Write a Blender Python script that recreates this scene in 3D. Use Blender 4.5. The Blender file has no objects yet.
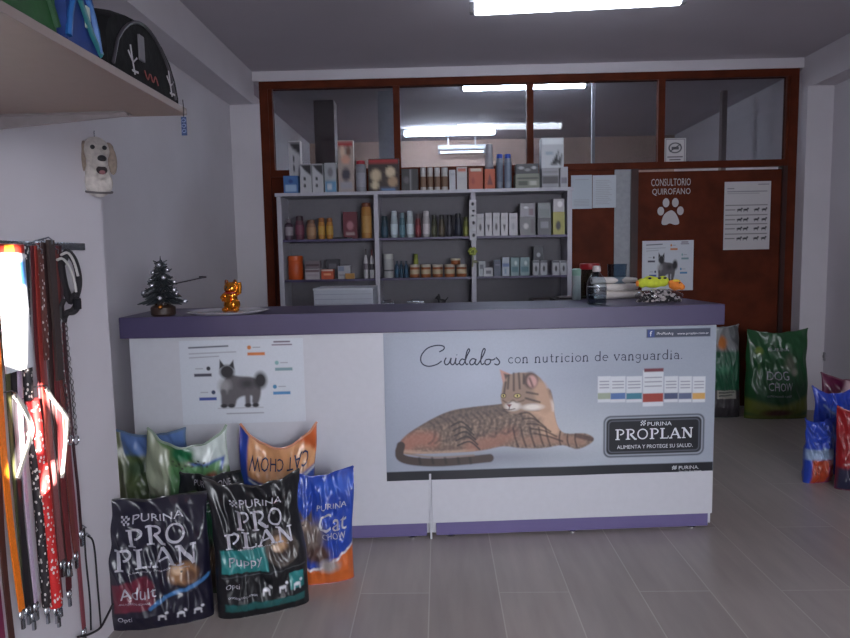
import bpy, bmesh, math, random
import numpy as np
from mathutils import Vector, Matrix, noise
PI = math.pi
C = bpy.context.scene.collection
# ------------------------------------------------------------ camera
F = 650.0; CAMH = 1.35
YAW, PITCH, ROLL = math.radians(1.3), math.radians(5.5), math.radians(1.1)
_f = Vector((-math.sin(YAW)*math.cos(PITCH), math.cos(YAW)*math.cos(PITCH), -math.sin(PITCH)))
_r = Vector((math.cos(YAW), math.sin(YAW), 0)); _u = _r.cross(_f)
CR = _r*math.cos(ROLL) - _u*math.sin(ROLL); CU = _u*math.cos(ROLL) + _r*math.sin(ROLL)
cd = bpy.data.cameras.new('camera'); cam = bpy.data.objects.new('camera', cd); C.objects.link(cam)
cd.sensor_width = 36; cd.lens = 36*F/850; cd.clip_start = 0.02
cam.matrix_world = Matrix(((CR.x, CU.x, -_f.x, 0), (CR.y, CU.y, -_f.y, 0), (CR.z, CU.z, -_f.z, CAMH), (0, 0, 0, 1)))
bpy.context.scene.camera = cam
def at(px, py, Y):
    d = CR*((px-425)/F) - CU*((py-319)/F) + _f
    return Vector((0, 0, CAMH)) + d*(Y/d.y)
# ------------------------------------------------------------ world, sun, added front area light, exposure
sc = bpy.context.scene
sc.view_settings.view_transform = 'Standard'; sc.view_settings.look = 'None'
sc.view_settings.exposure = 0.0; sc.view_settings.gamma = 1.0; sc.view_settings.use_curve_mapping = False
w = bpy.data.worlds.new('sky'); sc.world = w; w.use_nodes = True
w.node_tree.nodes['Background'].inputs[0].default_value = (0.62, 0.74, 1.0, 1)
w.node_tree.nodes['Background'].inputs[1].default_value = 0.6
SUN_DIR = Vector((-1.5, 3.1, -0.73)).normalized()
sd = bpy.data.lights.new('sun', 'SUN'); sd.energy = 160; sd.angle = 0.004; sd.color = (1, 0.93, 0.82)
so = bpy.data.objects.new('sun', sd); C.objects.link(so); so.location = (2, -4, 4)
so.rotation_euler = SUN_DIR.to_track_quat('-Z', 'Y').to_euler()
def area(name, loc, rot, sx, sy, e, col):
    d = bpy.data.lights.new(name, 'AREA'); d.shape = 'RECTANGLE'; d.size = sx; d.size_y = sy; d.energy = e; d.color = col
    o = bpy.data.objects.new(name, d); C.objects.link(o); o.location = loc; o.rotation_euler = rot; return o
front_light = area('added_front_daylight', (1.0, -1.6, 1.25), (math.radians(75), 0, math.radians(14)), 2.0, 1.8, 84, (0.88, 0.91, 1.0)); front_light.data.spread = math.radians(112)  # added area light for assumed front daylight; the wall behind has no window
# ------------------------------------------------------------ helpers
def lin(c):
    r = []
    for v in c[:3]:
        v = v/255.0; r.append(v/12.92 if v <= 0.04045 else ((v+0.055)/1.055)**2.4)
    return tuple(r)
_m = {}
def mat(name, rgb, rough=0.5, metal=0.0, var=0.08, scale=30, bump=0.0, coat=0.0, emit=0, alpha=None, trans=0, spec=.5):
    if name in _m: return _m[name]
    m = bpy.data.materials.new(name); m.use_nodes = True; nt = m.node_tree; b = nt.nodes['Principled BSDF']
    c = lin(rgb)
    tc = nt.nodes.new('ShaderNodeTexCoord'); n = nt.nodes.new('ShaderNodeTexNoise'); n.inputs['Scale'].default_value = scale
    n.inputs['Detail'].default_value = 4; nt.links.new(tc.outputs['Object'], n.inputs['Vector'])
    r = nt.nodes.new('ShaderNodeValToRGB')
    r.color_ramp.elements[0].color = tuple(x*(1-var) for x in c)+(1,); r.color_ramp.elements[1].color = tuple(min(1, x*(1+var)) for x in c)+(1,)
    r.color_ramp.elements[0].position = .3; r.color_ramp.elements[1].position = .7
    nt.links.new(n.outputs['Fac'], r.inputs[0]); nt.links.new(r.outputs[0], b.inputs['Base Color'])
    b.inputs['Roughness'].default_value = rough; b.inputs['Metallic'].default_value = metal
    b.inputs['Coat Weight'].default_value = coat; b.inputs['Transmission Weight'].default_value = trans; b.inputs['Specular IOR Level'].default_value = spec
    if bump:
        bp = nt.nodes.new('ShaderNodeBump'); bp.inputs['Strength'].default_value = bump; bp.inputs['Distance'].default_value = .01
        nt.links.new(n.outputs['Fac'], bp.inputs['Height']); nt.links.new(bp.outputs[0], b.inputs['Normal'])
    if emit:
        b.inputs['Emission Color'].default_value = c+(1,); b.inputs['Emission Strength'].default_value = emit
    if alpha is not None: b.inputs['Alpha'].default_value = alpha
    _m[name] = m; return m
def vcol(name, rough=0.5, coat=0.0, grain=0.05):
    if name in _m: return _m[name]
    m = bpy.data.materials.new(name); m.use_nodes = True; nt = m.node_tree; b = nt.nodes['Principled BSDF']
    a = nt.nodes.new('ShaderNodeAttribute'); a.attribute_name = 'Col'
    tc = nt.nodes.new('ShaderNodeTexCoord'); n = nt.nodes.new('ShaderNodeTexNoise'); n.inputs['Scale'].default_value = 120
    nt.links.new(tc.outputs['Object'], n.inputs['Vector'])
    mr = nt.nodes.new('ShaderNodeMapRange'); mr.inputs[3].default_value = 1-grain; mr.inputs[4].default_value = 1+grain
    nt.links.new(n.outputs['Fac'], mr.inputs[0])
    mx = nt.nodes.new('ShaderNodeVectorMath'); mx.operation = 'SCALE'
    nt.links.new(a.outputs['Color'], mx.inputs[0]); nt.links.new(mr.outputs[0], mx.inputs['Scale']); nt.links.new(mx.outputs[0], b.inputs['Base Color'])
    b.inputs['Roughness'].default_value = rough; b.inputs['Coat Weight'].default_value = coat; b.inputs['Coat Roughness'].default_value = .2
    _m[name] = m; return m
def glassmat(name, rgb, t=0.85, rough=0.03):
    if name in _m: return _m[name]
    m = bpy.data.materials.new(name); m.use_nodes = True; nt = m.node_tree; nt.nodes.remove(nt.nodes['Principled BSDF'])
    out = [n for n in nt.nodes if n.type == 'OUTPUT_MATERIAL'][0]
    tr = nt.nodes.new('ShaderNodeBsdfTransparent'); tr.inputs[0].default_value = tuple(x*t for x in lin(rgb))+(1,)
    gl = nt.nodes.new('ShaderNodeBsdfGlossy'); gl.inputs['Roughness'].default_value = rough
    lw_ = nt.nodes.new('ShaderNodeLayerWeight'); pw = nt.nodes.new('ShaderNodeMath'); pw.operation = 'POWER'; pw.inputs[1].default_value = 4; nt.links.new(lw_.outputs['Facing'], pw.inputs[0])
    fr = nt.nodes.new('ShaderNodeMath'); fr.operation = 'MULTIPLY_ADD'; fr.inputs[1].default_value = .8; fr.inputs[2].default_value = .045; nt.links.new(pw.outputs[0], fr.inputs[0])
    mx = nt.nodes.new('ShaderNodeMixShader'); nt.links.new(fr.outputs[0], mx.inputs[0]); nt.links.new(tr.outputs[0], mx.inputs[1]); nt.links.new(gl.outputs[0], mx.inputs[2])
    nt.links.new(mx.outputs[0], out.inputs[0]); _m[name] = m; return m
def mk(name, verts, faces, m, parent=None, smooth=False, cols=None):
    me = bpy.data.meshes.new(name); me.from_pydata([tuple(v) for v in verts], [], faces); me.update()
    if m: me.materials.append(m)
    if smooth: me.polygons.foreach_set('use_smooth', [True]*len(me.polygons))
    if cols is not None:
        ca = me.color_attributes.new('Col', 'FLOAT_COLOR', 'POINT')
        a = np.ones((len(verts), 4), dtype=np.float32); a[:, :3] = cols; ca.data.foreach_set('color', a.ravel())
    o = bpy.data.objects.new(name, me); C.objects.link(o)
    if parent: o.parent = parent
    return o
class MB:
    def __init__(s): s.v = []; s.f = []
    def box(s, x0, x1, y0, y1, z0, z1, M=None, bev=0):
        if bev:
            bm = bmesh.new(); bmesh.ops.create_cube(bm, size=1)
            for v in bm.verts: v.co = Vector(((x0+x1)/2+v.co.x*(x1-x0), (y0+y1)/2+v.co.y*(y1-y0), (z0+z1)/2+v.co.z*(z1-z0)))
            bmesh.ops.bevel(bm, geom=bm.edges[:], offset=bev, segments=2, affect='EDGES', profile=.7)
            s.addbm(bm, M); return s
        n = len(s.v)
        for x, y, z in ((x0,y0,z0),(x1,y0,z0),(x1,y1,z0),(x0,y1,z0),(x0,y0,z1),(x1,y0,z1),(x1,y1,z1),(x0,y1,z1)):
            p = Vector((x, y, z)); s.v.append(M @ p if M else p)
        for f in ((0,3,2,1),(4,5,6,7),(0,1,5,4),(1,2,6,5),(2,3,7,6),(3,0,4,7)): s.f.append([n+i for i in f])
        return s
    def addbm(s, bm, M=None):
        n = len(s.v); bm.verts.index_update()
        for v in bm.verts: s.v.append(M @ v.co if M else v.co.copy())
        for f in bm.faces: s.f.append([n+v.index for v in f.verts])
        bm.free(); return s
    def lathe(s, prof, cx=0, cy=0, seg=20, M=None, sx=1, sy=1):
        n = len(s.v); k = len(prof)
        for r, z in prof:
            for i in range(seg):
                a = 2*PI*i/seg; p = Vector((cx+r*sx*math.cos(a), cy+r*sy*math.sin(a), z)); s.v.append(M @ p if M else p)
        for j in range(k-1):
            for i in range(seg):
                i2 = (i+1) % seg; s.f.append([n+j*seg+i, n+j*seg+i2, n+(j+1)*seg+i2, n+(j+1)*seg+i])
        s.f.append([n+i for i in range(seg)][::-1]); s.f.append([n+(k-1)*seg+i for i in range(seg)])
        return s
    def tube(s, pts, r, seg=8, closed=False, flat=None):
        pts = [Vector(p) for p in pts]; k = len(pts); n = len(s.v); up = Vector((0, 0, 1)); prev = None
        for j, p in enumerate(pts):
            if closed: t = (pts[(j+1) % k]-pts[j-1])
            else: t = pts[min(k-1, j+1)]-pts[max(0, j-1)]
            t = t.normalized() if t.length > 1e-9 else Vector((0, 0, 1))
            if flat is not None: a = Vector(flat); a = (a - t*a.dot(t)).normalized()
            else:
                if prev is None: a = t.orthogonal().normalized()
                else: a = (prev - t*prev.dot(t)); a = a.normalized() if a.length > 1e-6 else t.orthogonal().normalized()
            prev = a; b = t.cross(a)
            ra, rb = r if isinstance(r, tuple) else ((r[j], r[j]) if isinstance(r, list) else (r, r))
            for i in range(seg):
                q = 2*PI*i/seg+ (PI/seg if seg == 4 else 0); s.v.append(p + a*ra*math.cos(q) + b*rb*math.sin(q))
        rng = k if closed else k-1
        for j in range(rng):
            j2 = (j+1) % k
            for i in range(seg):
                i2 = (i+1) % seg; s.f.append([n+j*seg+i, n+j*seg+i2, n+j2*seg+i2, n+j2*seg+i])
        if not closed:
            s.f.append([n+i for i in range(seg)][::-1]); s.f.append([n+(k-1)*seg+i for i in range(seg)])
        return s
    def prism(s, pts, y0, y1, M=None):   # outline in xz extruded along y
        n = len(s.v); k = len(pts)
        for y in (y0, y1):
            for x, z in pts: p = Vector((x, y, z)); s.v.append(M @ p if M else p)
        s.f.append([n+i for i in range(k)]); s.f.append([n+k+i for i in range(k)][::-1])
        for i in range(k): j = (i+1) % k; s.f.append([n+i, n+k+i, n+k+j, n+j])
        return s
    def ball(s, c, r, seg=12, M=None):
        if not isinstance(r, tuple): r = (r, r, r)
        bm = bmesh.new(); bmesh.ops.create_uvsphere(bm, u_segments=seg, v_segments=max(6, seg*2//3), radius=1)
        for v in bm.verts: v.co = Vector((c[0]+v.co.x*r[0], c[1]+v.co.y*r[1], c[2]+v.co.z*r[2]))
        return s.addbm(bm, M)
    def build(s, name, m, parent=None, smooth=False):
        bm = bmesh.new(); vs = [bm.verts.new(v) for v in s.v]
        for f in s.f:
            try: bm.faces.new([vs[i] for i in f])
            except ValueError: pass
        bmesh.ops.recalc_face_normals(bm, faces=bm.faces)
        me = bpy.data.meshes.new(name); bm.to_mesh(me); bm.free(); me.materials.append(m)
        if smooth:
            me.polygons.foreach_set('use_smooth', [True]*len(me.polygons))
            try: me.set_sharp_from_angle(angle=math.radians(40))
            except Exception: pass
        o = bpy.data.objects.new(name, me); C.objects.link(o)
        if parent: o.parent = parent
        return o
def tag(o, label, cat, group=None):
    o['label'] = label; o['category'] = cat
    if group: o['group'] = group
    return o
def thing(name, label, cat, loc=(0,0,0), rz=0, group=None):
    o = bpy.data.objects.new(name, None); C.objects.link(o); o.location = loc; o.rotation_euler = (0, 0, rz); o.empty_display_size = .05
    return tag(o, label, cat, group)
def struct(o): o['kind'] = 'structure'; return o
def remesh(name, mb, m, parent, vox, smooth=4):
    o = mb.build(name, m, None)
    r = o.modifiers.new('r', 'REMESH'); r.mode = 'VOXEL'; r.voxel_size = vox; r.use_smooth_shade = True
    sm = o.modifiers.new('s', 'SMOOTH'); sm.iterations = smooth; sm.factor = .5
    dg = bpy.context.evaluated_depsgraph_get(); me = bpy.data.meshes.new_from_object(o.evaluated_get(dg)); o.modifiers.clear()
    me.polygons.foreach_set('use_smooth', [True]*len(me.polygons)); o.data = me
    if not me.materials: me.materials.append(m)
    o.parent = parent; return o
# ---- printed surfaces: a colour grid drawn with soft shapes
class Canvas:
    def __init__(s, W, H, nx, ny, bg):
        s.W, s.H, s.nx, s.ny = W, H, nx, ny
        s.X, s.Y = np.meshgrid(np.linspace(0, W, nx), np.linspace(0, H, ny)); s.c = np.zeros((ny, nx, 3)); s.c[:] = lin(bg)
    def blend(s, a, col):
        col = np.array(lin(col)) if not isinstance(col, np.ndarray) else col
        s.c = s.c*(1-a[..., None]) + col*a[..., None]; return s
    def seg(s, p, q):
        px, py = p; dx, dy = q[0]-px, q[1]-py; L = dx*dx+dy*dy+1e-12
        t = np.clip(((s.X-px)*dx+(s.Y-py)*dy)/L, 0, 1); return np.hypot(s.X-px-t*dx, s.Y-py-t*dy)
    def line(s, pts, wd, col, soft=1, a=1):
        d = np.full(s.X.shape, 1e9)
        for p, q in zip(pts[:-1], pts[1:]): d = np.minimum(d, s.seg(p, q))
        return s.blend(a*np.clip(.5-(d-wd/2)/soft, 0, 1), col)
    def mask(s, pts, soft=1):
        d = np.full(s.X.shape, 1e9); ins = np.zeros(s.X.shape, bool)
        for p, q in zip(pts, pts[1:]+pts[:1]):
            d = np.minimum(d, s.seg(p, q))
            if p[1] != q[1]:
                c = ((p[1] > s.Y) != (q[1] > s.Y)) & (s.X < (q[0]-p[0])*(s.Y-p[1])/(q[1]-p[1])+p[0]); ins ^= c
        return np.clip(.5+np.where(ins, d, -d)/soft, 0, 1)
    def poly(s, pts, col, soft=1, a=1): return s.blend(a*s.mask(pts, soft), col)
    def rect(s, x0, y0, x1, y1, col, soft=.8, a=1): return s.poly([(x0,y0),(x1,y0),(x1,y1),(x0,y1)], col, soft, a)
    def ell(s, cx, cy, rx, ry, col, soft=.3, a=1, ang=0):
        ca, sa = math.cos(ang), math.sin(ang); x = (s.X-cx)*ca+(s.Y-cy)*sa; y = -(s.X-cx)*sa+(s.Y-cy)*ca
        return s.blend(a*np.clip((1-np.hypot(x/rx, y/ry))/soft+.0, 0, 1), col)
    def mesh(s, name, m, parent, fn, smooth=True):
        vs = [fn(x, y) for x, y in zip(s.X.ravel(), s.Y.ravel())]; nx = s.nx
        fs = [(j*nx+i, (j+1)*nx+i, (j+1)*nx+i+1, j*nx+i+1) for j in range(s.ny-1) for i in range(nx-1)]
        return mk(name, vs, fs, m, parent, smooth, s.c.reshape(-1, 3))
def smooth_pts(pts, n=6, closed=False):
    out = []; k = len(pts); rng = k if closed else k-1
    for i in range(rng):
        g = (lambda j: pts[j % k]) if closed else (lambda j: pts[max(0, min(k-1, j))])
        p0, p1, p2, p3 = g(i-1), g(i), g(i+1), g(i+2)
        for q in range(n):
            t = q/n; out.append(tuple(.5*((2*b)+(-a+c)*t+(2*a-5*b+4*c-d)*t*t+(-a+3*b-3*c+d)*t**3) for a, b, c, d in zip(p0, p1, p2, p3)))
    if not closed: out.append(tuple(pts[-1]))
    return out
# ---- lettering
_txt = {}
def text_geo(s):
    if s in _txt: return _txt[s]
    cu = bpy.data.curves.new('t', 'FONT'); cu.body = s; cu.size = 1; cu.resolution_u = 2
    o = bpy.data.objects.new('t', cu); C.objects.link(o); dg = bpy.context.evaluated_depsgraph_get()
    me = bpy.data.meshes.new_from_object(o.evaluated_get(dg)); vs = [(v.co.x, v.co.y) for v in me.vertices]; fs = [tuple(p.vertices) for p in me.polygons]
    bpy.data.objects.remove(o); bpy.data.curves.remove(cu); bpy.data.meshes.remove(me)
    x0 = min(v[0] for v in vs); x1 = max(v[0] for v in vs); y0 = min(v[1] for v in vs); y1 = max(v[1] for v in vs)
    vs = [((x-x0)/(x1-x0), (y-y0)/(y1-y0)) for x, y in vs]; _txt[s] = (vs, fs); return _txt[s]
def arc(cx, cy, rx, ry, a0, a1, n=12): return [(cx+rx*math.cos(math.radians(a0+(a1-a0)*i/n)), cy+ry*math.sin(math.radians(a0+(a1-a0)*i/n))) for i in range(n+1)]
T, N = .18, .10   # thick and thin strokes of the serif capitals
def ser(x, y, w=.2): return ([(x-w, y), (x+w, y)], N)
SER = {
 'P': (.85, [([(.22,0),(.22,1)], T), ser(.22,.02), ([(.02,.98),(.45,.98)], N), (arc(.42,.73,.33,.25,90,-90), .12)]),
 'R': (.95, [([(.22,0),(.22,1)], T), ser(.22,.02), ([(.02,.98),(.45,.98)], N), (arc(.42,.75,.32,.23,90,-90), .12), ([(.42,.52),(.85,.02),(1.0,.02)], T)]),
 'O': (1.05, [(arc(.5,.5,.42,.47,0,360,28), .12)]),
 'L': (.8, [([(.22,0),(.22,1)], T), ser(.22,.98), ([(.02,.03),(.72,.03),(.76,.25)], N)]),
 'A': (1.0, [([(.1,.02),(.48,1)], N), ([(.48,1),(.88,.02)], T), ([(.25,.36),(.7,.36)], N), ser(.1,.02,.14), ser(.88,.02,.17)]),
 'N': (1.05, [([(.2,.02),(.2,.98)], N), ([(.2,.98),(.86,.02)], T), ([(.86,.02),(.86,.98)], N), ser(.2,.02,.16), ser(.14,.98,.14), ser(.86,.98,.16)]),
 'U': (1.0, [([(.2,.98),(.2,.35)], T), (arc(.5,.33,.3,.31,180,360), N), ([(.8,.35),(.8,.98)], N), ser(.2,.98), ser(.8,.98)]),
 'I': (.45, [([(.22,0),(.22,1)], T), ser(.22,.02), ser(.22,.98)]),
 'c': (.5, [(arc(.25,.25,.22,.24,45,315), .07)]),
 'o': (.56, [(arc(.26,.25,.23,.24,0,360,20), .07)]),
 'n': (.6, [([(.1,0),(.1,.5)], .09), (smooth_pts([(.1,.35),(.22,.48),(.36,.48),(.43,.35),(.43,0)]), .08), ser(.1,.01,.09), ser(.43,.01,.09)]),
 'u': (.6, [(smooth_pts([(.1,.5),(.1,.15),(.18,.02),(.3,.02),(.43,.15)]), .08), ([(.43,0),(.43,.5)], .09)]),
 't': (.4, [(smooth_pts([(.15,.7),(.15,.15),(.2,.02),(.33,.04)]), .08), ([(.02,.48),(.32,.48)], .05)]),
 'r': (.42, [([(.1,0),(.1,.5)], .09), (smooth_pts([(.1,.32),(.2,.47),(.33,.46)]), .07), ser(.1,.01,.09)]),
 'i': (.28, [([(.1,0),(.1,.5)], .09), ([(.1,.66),(.1,.74)], .09), ser(.1,.01,.09)]),
 'd': (.6, [(arc(.25,.25,.22,.24,0,360,18), .07), ([(.45,0),(.45,.85)], .09)]),
 'e': (.52, [(arc(.25,.25,.22,.24,0,310), .07), ([(.05,.28),(.46,.28)], .05)]),
 'v': (.54, [([(.03,.5),(.25,0)], .09), ([(.25,0),(.46,.5)], .05), ser(.05,.5,.07), ser(.45,.5,.07)]),
 'a': (.54, [(arc(.22,.15,.18,.14,0,360,14), .06), (smooth_pts([(.06,.42),(.2,.5),(.36,.44),(.4,.3),(.4,.02),(.48,.02)]), .08)]),
 'g': (.56, [(arc(.23,.31,.19,.18,0,360,14), .06), (smooth_pts([(.42,.5),(.42,.0),(.36,-.18),(.2,-.22),(.06,-.14)]), .07)]),
 '.': (.25, [([(.08,0),(.08,.07)], .09)]), ' ': (.35, []),
}
def ribbon(vs, fs, pts, wd):
    n = len(vs); k = len(pts)
    for i, p in enumerate(pts):
        a, b = pts[max(0, i-1)], pts[min(k-1, i+1)]; dx, dy = b[0]-a[0], b[1]-a[1]; L = math.hypot(dx, dy) or 1
        vs.append((p[0]-dy/L*wd/2, p[1]+dx/L*wd/2)); vs.append((p[0]+dy/L*wd/2, p[1]-dx/L*wd/2))
    for i in range(k-1): fs.append((n+2*i, n+2*i+1, n+2*i+3, n+2*i+2))
def serif_geo(s, gap=.06):
    vs, fs, x = [], [], 0
    for ch in s:
        adv, strokes = SER[ch]
        for pts, wd in strokes: ribbon(vs, fs, [(px+x, py) for px, py in pts], wd)
        x += adv+gap
    W = max(v[0] for v in vs); return [(v[0]/W, v[1]) for v in vs], fs
def put_geo(geo, name, m, parent, x0, y0, wd, ht, fn, skew=0, cut=None):
    """place lettering in the (x, y-down) space of a printed surface; (x0,y0) is its lower left"""
    vs, fs = geo
    if cut:
        bm = bmesh.new(); bv = [bm.verts.new((x*wd, y*ht, 0)) for x, y in vs]
        for f in fs:
            try: bm.faces.new([bv[i] for i in f])
            except ValueError: pass
        bmesh.ops.triangulate(bm, faces=bm.faces[:])
        for _ in range(5):
            e = [e for e in bm.edges if e.calc_length() > cut]
            if not e: break
            bmesh.ops.subdivide_edges(bm, edges=e, cuts=1); bmesh.ops.triangulate(bm, faces=bm.faces[:])
        bm.verts.index_update(); vs = [(v.co.x/wd, v.co.y/ht) for v in bm.verts]; fs = [tuple(v.index for v in f.verts) for f in bm.faces]; bm.free()
    return mk(name, [fn(x0+vx*wd, y0-vy*ht+skew*vx) for vx, vy in vs], fs, m, parent)
# ============================================================ the setting
white = mat('white_wall_paint', (205,200,206), .75, var=.03, scale=3)
ceilm = mat('ceiling_paint', (190,184,192), .8, var=.03, scale=2)
woodf = mat('red_brown_varnished_wood', (86,36,18), .6, var=.25, scale=6, coat=0, spec=.15)
wooddk = mat('dark_varnished_wood', (52,24,20), .35, var=.2, scale=6)
LW, RW, PY, CZ = -1.73, 3.2, 5.6, 2.91
fm = bpy.data.materials.new('plank_tiles'); fm.use_nodes = True; nt = fm.node_tree; b = nt.nodes['Principled BSDF']
tc = nt.nodes.new('ShaderNodeTexCoord'); mp = nt.nodes.new('ShaderNodeMapping'); mp.inputs['Rotation'].default_value = (0, 0, PI/2); mp.inputs['Location'].default_value = (.1, .06, 0)
br = nt.nodes.new('ShaderNodeTexBrick'); br.inputs['Scale'].default_value = 1; br.inputs['Brick Width'].default_value = 1.2; br.inputs['Row Height'].default_value = .28
br.inputs['Mortar Size'].default_value = .0025; br.inputs['Color1'].default_value = lin((166,156,152))+(1,); br.inputs['Color2'].default_value = lin((176,166,161))+(1,); br.inputs['Mortar'].default_value = lin((196,190,184))+(1,)
ns = nt.nodes.new('ShaderNodeTexNoise'); ns.inputs['Scale'].default_value = 3; ns.inputs['Detail'].default_value = 6
mp2 = nt.nodes.new('ShaderNodeMapping'); mp2.inputs['Scale'].default_value = (6, .8, 1)
mx = nt.nodes.new('ShaderNodeMix'); mx.data_type = 'RGBA'; mx.blend_type = 'MULTIPLY'; mx.inputs[0].default_value = .35
nt.links.new(tc.outputs['Object'], mp.inputs[0]); nt.links.new(mp.outputs[0], br.inputs['Vector']); nt.links.new(tc.outputs['Object'], mp2.inputs[0]); nt.links.new(mp2.outputs[0], ns.inputs['Vector'])
nt.links.new(br.outputs['Color'], mx.inputs[6]); nt.links.new(ns.outputs['Fac'], mx.inputs[7]); nt.links.new(mx.outputs[2], b.inputs['Base Color']); b.inputs['Roughness'].default_value = .3
struct(MB().box(-1.9, 3.4, -1.9, 9.3, -.1, 0).build('floor', fm))
struct(MB().box(-1.9, 3.4, -1.9, 9.3, CZ, CZ+.1).build('ceiling', ceilm))
struct(MB().box(LW-.15, LW, 2.36, 9.3, 0, CZ).box(LW-.15, -1.22, -1.9, 2.36, 0, CZ).build('wall_left', white))
struct(MB().box(RW, RW+.15, -1.9, 9.3, 0, CZ).build('wall_right', white))
struct(MB().box(-1.9, 3.4, 9.0, 9.15, 0, CZ).build('wall_back', mat('back_room_paint', (176,150,138), .8)))
# shop front behind the camera, with holes added to shape the sun patches on the leads
fw = MB().box(-1.9, 3.4, -1.85, -1.7, 0, CZ).build('wall_front', white)
def hole(pts):   # pts (x,z) on the front wall
    m = MB().prism(pts, -2.2, -1.5); m.v = [v + Vector((SUN_DIR.x/SUN_DIR.y, 0, SUN_DIR.z/SUN_DIR.y))*(v.y+1.775) for v in m.v]
    return m.build('cutter', white)
def sunback(px, py):   # where the sun ray that reaches this point of the lead rack crosses the front wall
    d = CR*((px-425)/F) - CU*((py-319)/F) + _f; p = Vector((0, 0, CAMH)) + d*((-1.205)/d.x)
    q = p - SUN_DIR*((p.y+1.775)/SUN_DIR.y); return (q.x, q.z)
cuts = [hole([sunback(*p) for p in poly]) for poly in (
    [(9,258),(24,255),(31,310),(30,372),(12,366)],
    [(12,398),(20,398),(34,424),(33,440),(20,478),(13,470),(22,440)],
    [(38,385),(43,385),(45,450),(41,450)],
    [(46,396),(50,392),(69,418),(66,470),(61,470),(62,424)],
    [(51,462),(57,460),(56,482),(44,492)])]
for c in cuts:
    md = fw.modifiers.new('b', 'BOOLEAN'); md.object = c; md.operation = 'DIFFERENCE'; md.solver = 'EXACT'
dg = bpy.context.evaluated_depsgraph_get(); me = bpy.data.meshes.new_from_object(fw.evaluated_get(dg)); fw.modifiers.clear(); fw.data = me
for c in cuts: bpy.data.objects.remove(c)
struct(fw)
# beams and back columns
struct(MB().box(LW, LW+.2, 2.36, PY, 2.645, CZ).build('trim_1', white))
struct(MB().box(RW-.18, RW, -1.7, PY, 2.655, CZ).build('trim_2', white))
struct(MB().box(LW+.2, RW-.18, PY-.04, PY+.12, 2.83, CZ).build('trim_3', white))
struct(MB().box(LW, -1.48, PY-.04, PY+.12, 0, 2.645).build('trim_4', white))
struct(MB().box(2.99, RW, PY-.16, PY+.12, 0, 2.655).build('trim_5', white))
# glazed timber partition
struct(MB().box(-1.48, 2.99, PY-.03, PY+.05, 2.77, 2.83).box(-1.48, -1.41, PY-.03, PY+.05, 0, 2.77).box(2.92, 2.99, PY-.03, PY+.05, 0, 2.77)
    .box(-1.41, 2.92, PY-.02, PY+.04, 2.045, 2.10).build('trim_6', woodf))
mull = [at(396,120,PY).x, at(529,120,PY).x, at(660,120,PY).x]
xs = [-1.41]+mull+[2.92]
glass = glassmat('partition_glass', (222,226,230), .95)
for i in range(4):
    wo = struct(MB().box(xs[i]-.0, xs[i]+.035, PY-.02, PY+.04, 2.10, 2.77).box(xs[i+1]-.02, xs[i+1]+.015, PY-.021, PY+.041, 2.10, 2.77).build('window_%d' % (i+1), woodf))
    MB().box(xs[i]+.035, xs[i+1]-.02, PY+.005, PY+.011, 2.10, 2.77).build('pane', glass, wo)
# lower boarded panels, the door and the pale panel beside it
dx = at(632,240,PY).x
struct(MB().box(-1.41, at(614,240,PY).x, PY, PY+.03, 0, 2.045).build('wall_partition', woodf))
struct(MB().box(at(614,240,PY).x, dx-.02, PY-.01, PY+.03, 0, 2.045).build('trim_7', mat('pale_grey_panel', (150,152,158), .5)))
d1 = struct(MB().box(dx+.04, 2.88, PY-.012, PY+.03, .01, 2.02).build('door_1', woodf))
MB().box(dx-.02, dx+.04, PY-.03, PY+.05, 0, 2.045).box(2.88, 2.92, PY-.03, PY+.05, 0, 2.045).build('door_frame', wooddk, d1)
# posts seen through the glass in the room behind
struct(MB().box(at(314,120,6.6).x, at(334,120,6.6).x, 6.6, 6.8, 0, CZ).build('trim_8', mat('dark_post', (124,108,106), .6)))
struct(MB().box(at(378,120,6.3).x, at(394,120,6.3).x, 6.3, 6.5, 0, CZ).build('trim_9', mat('pale_post', (165,165,170), .6)))
struct(MB().box(at(722,120,6.6).x, at(727,120,6.6).x, 6.6, 6.66, 0, CZ).build('trim_10', mat('dark_post', (124,108,106), .6)))
struct(MB().box(at(592,120,6.0).x, at(595,120,6.0).x, 6.0, 6.03, 0, CZ).build('trim_11', mat('pale_post', (165,165,170), .6)))
# ============================================================ ceiling lamps
metalw = mat('white_enamel', (205,208,212), .35)
def lamp(x0, x1, y, z, e, label, group=None, power=0, slant=0.0, rr=.017):
    t = thing('ceiling_lamp', label, 'ceiling lamp', ((x0+x1)/2, y, CZ), slant, group); h = (x1-x0)/2; dz = z-CZ
    mb = MB().box(-h, h, -.045, .045, dz+.035, min(0, dz+.085), bev=.006)
    if dz < -.09: mb.box(-h*.6, -h*.6+.02, -.01, .01, dz+.08, 0); mb.box(h*.6-.02, h*.6, -.01, .01, dz+.08, 0)
    mb.build('housing', metalw, t)
    tm = mat('tube_glow_%d' % e, (235,242,255), .4, emit=e, var=0)
    M = Matrix.Rotation(PI/2, 4, 'Y')
    MB().lathe([(rr*.8,-h+.03),(rr,-h+.035),(rr,h-.035),(rr*.8,h-.03)], M=Matrix.Translation((0,0,dz))@M, seg=14).build('tube', tm, t, True)
    for s in (-1, 1): MB().box(s*(h-.015)-.014, s*(h-.015)+.014, -.022, .022, dz-.022, dz+.04, bev=.004).build('end_cap', mat('lamp_socket', (120,120,125), .5), t)
    return t
ta, tb = at(475,6,3.86), at(682,0,3.86)
lamp(.20, 1.41, 3.86, 2.755, 18, 'bright white fluorescent tube lamp on the near ceiling of the shop', slant=-.06, rr=.030)
lamp(at(460,90,6.05).x, at(588,90,6.05).x, 6.05, 2.86, 90, 'lit tube lamp behind the glass partition, brightest and highest of those seen through it', rr=.03)
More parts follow.
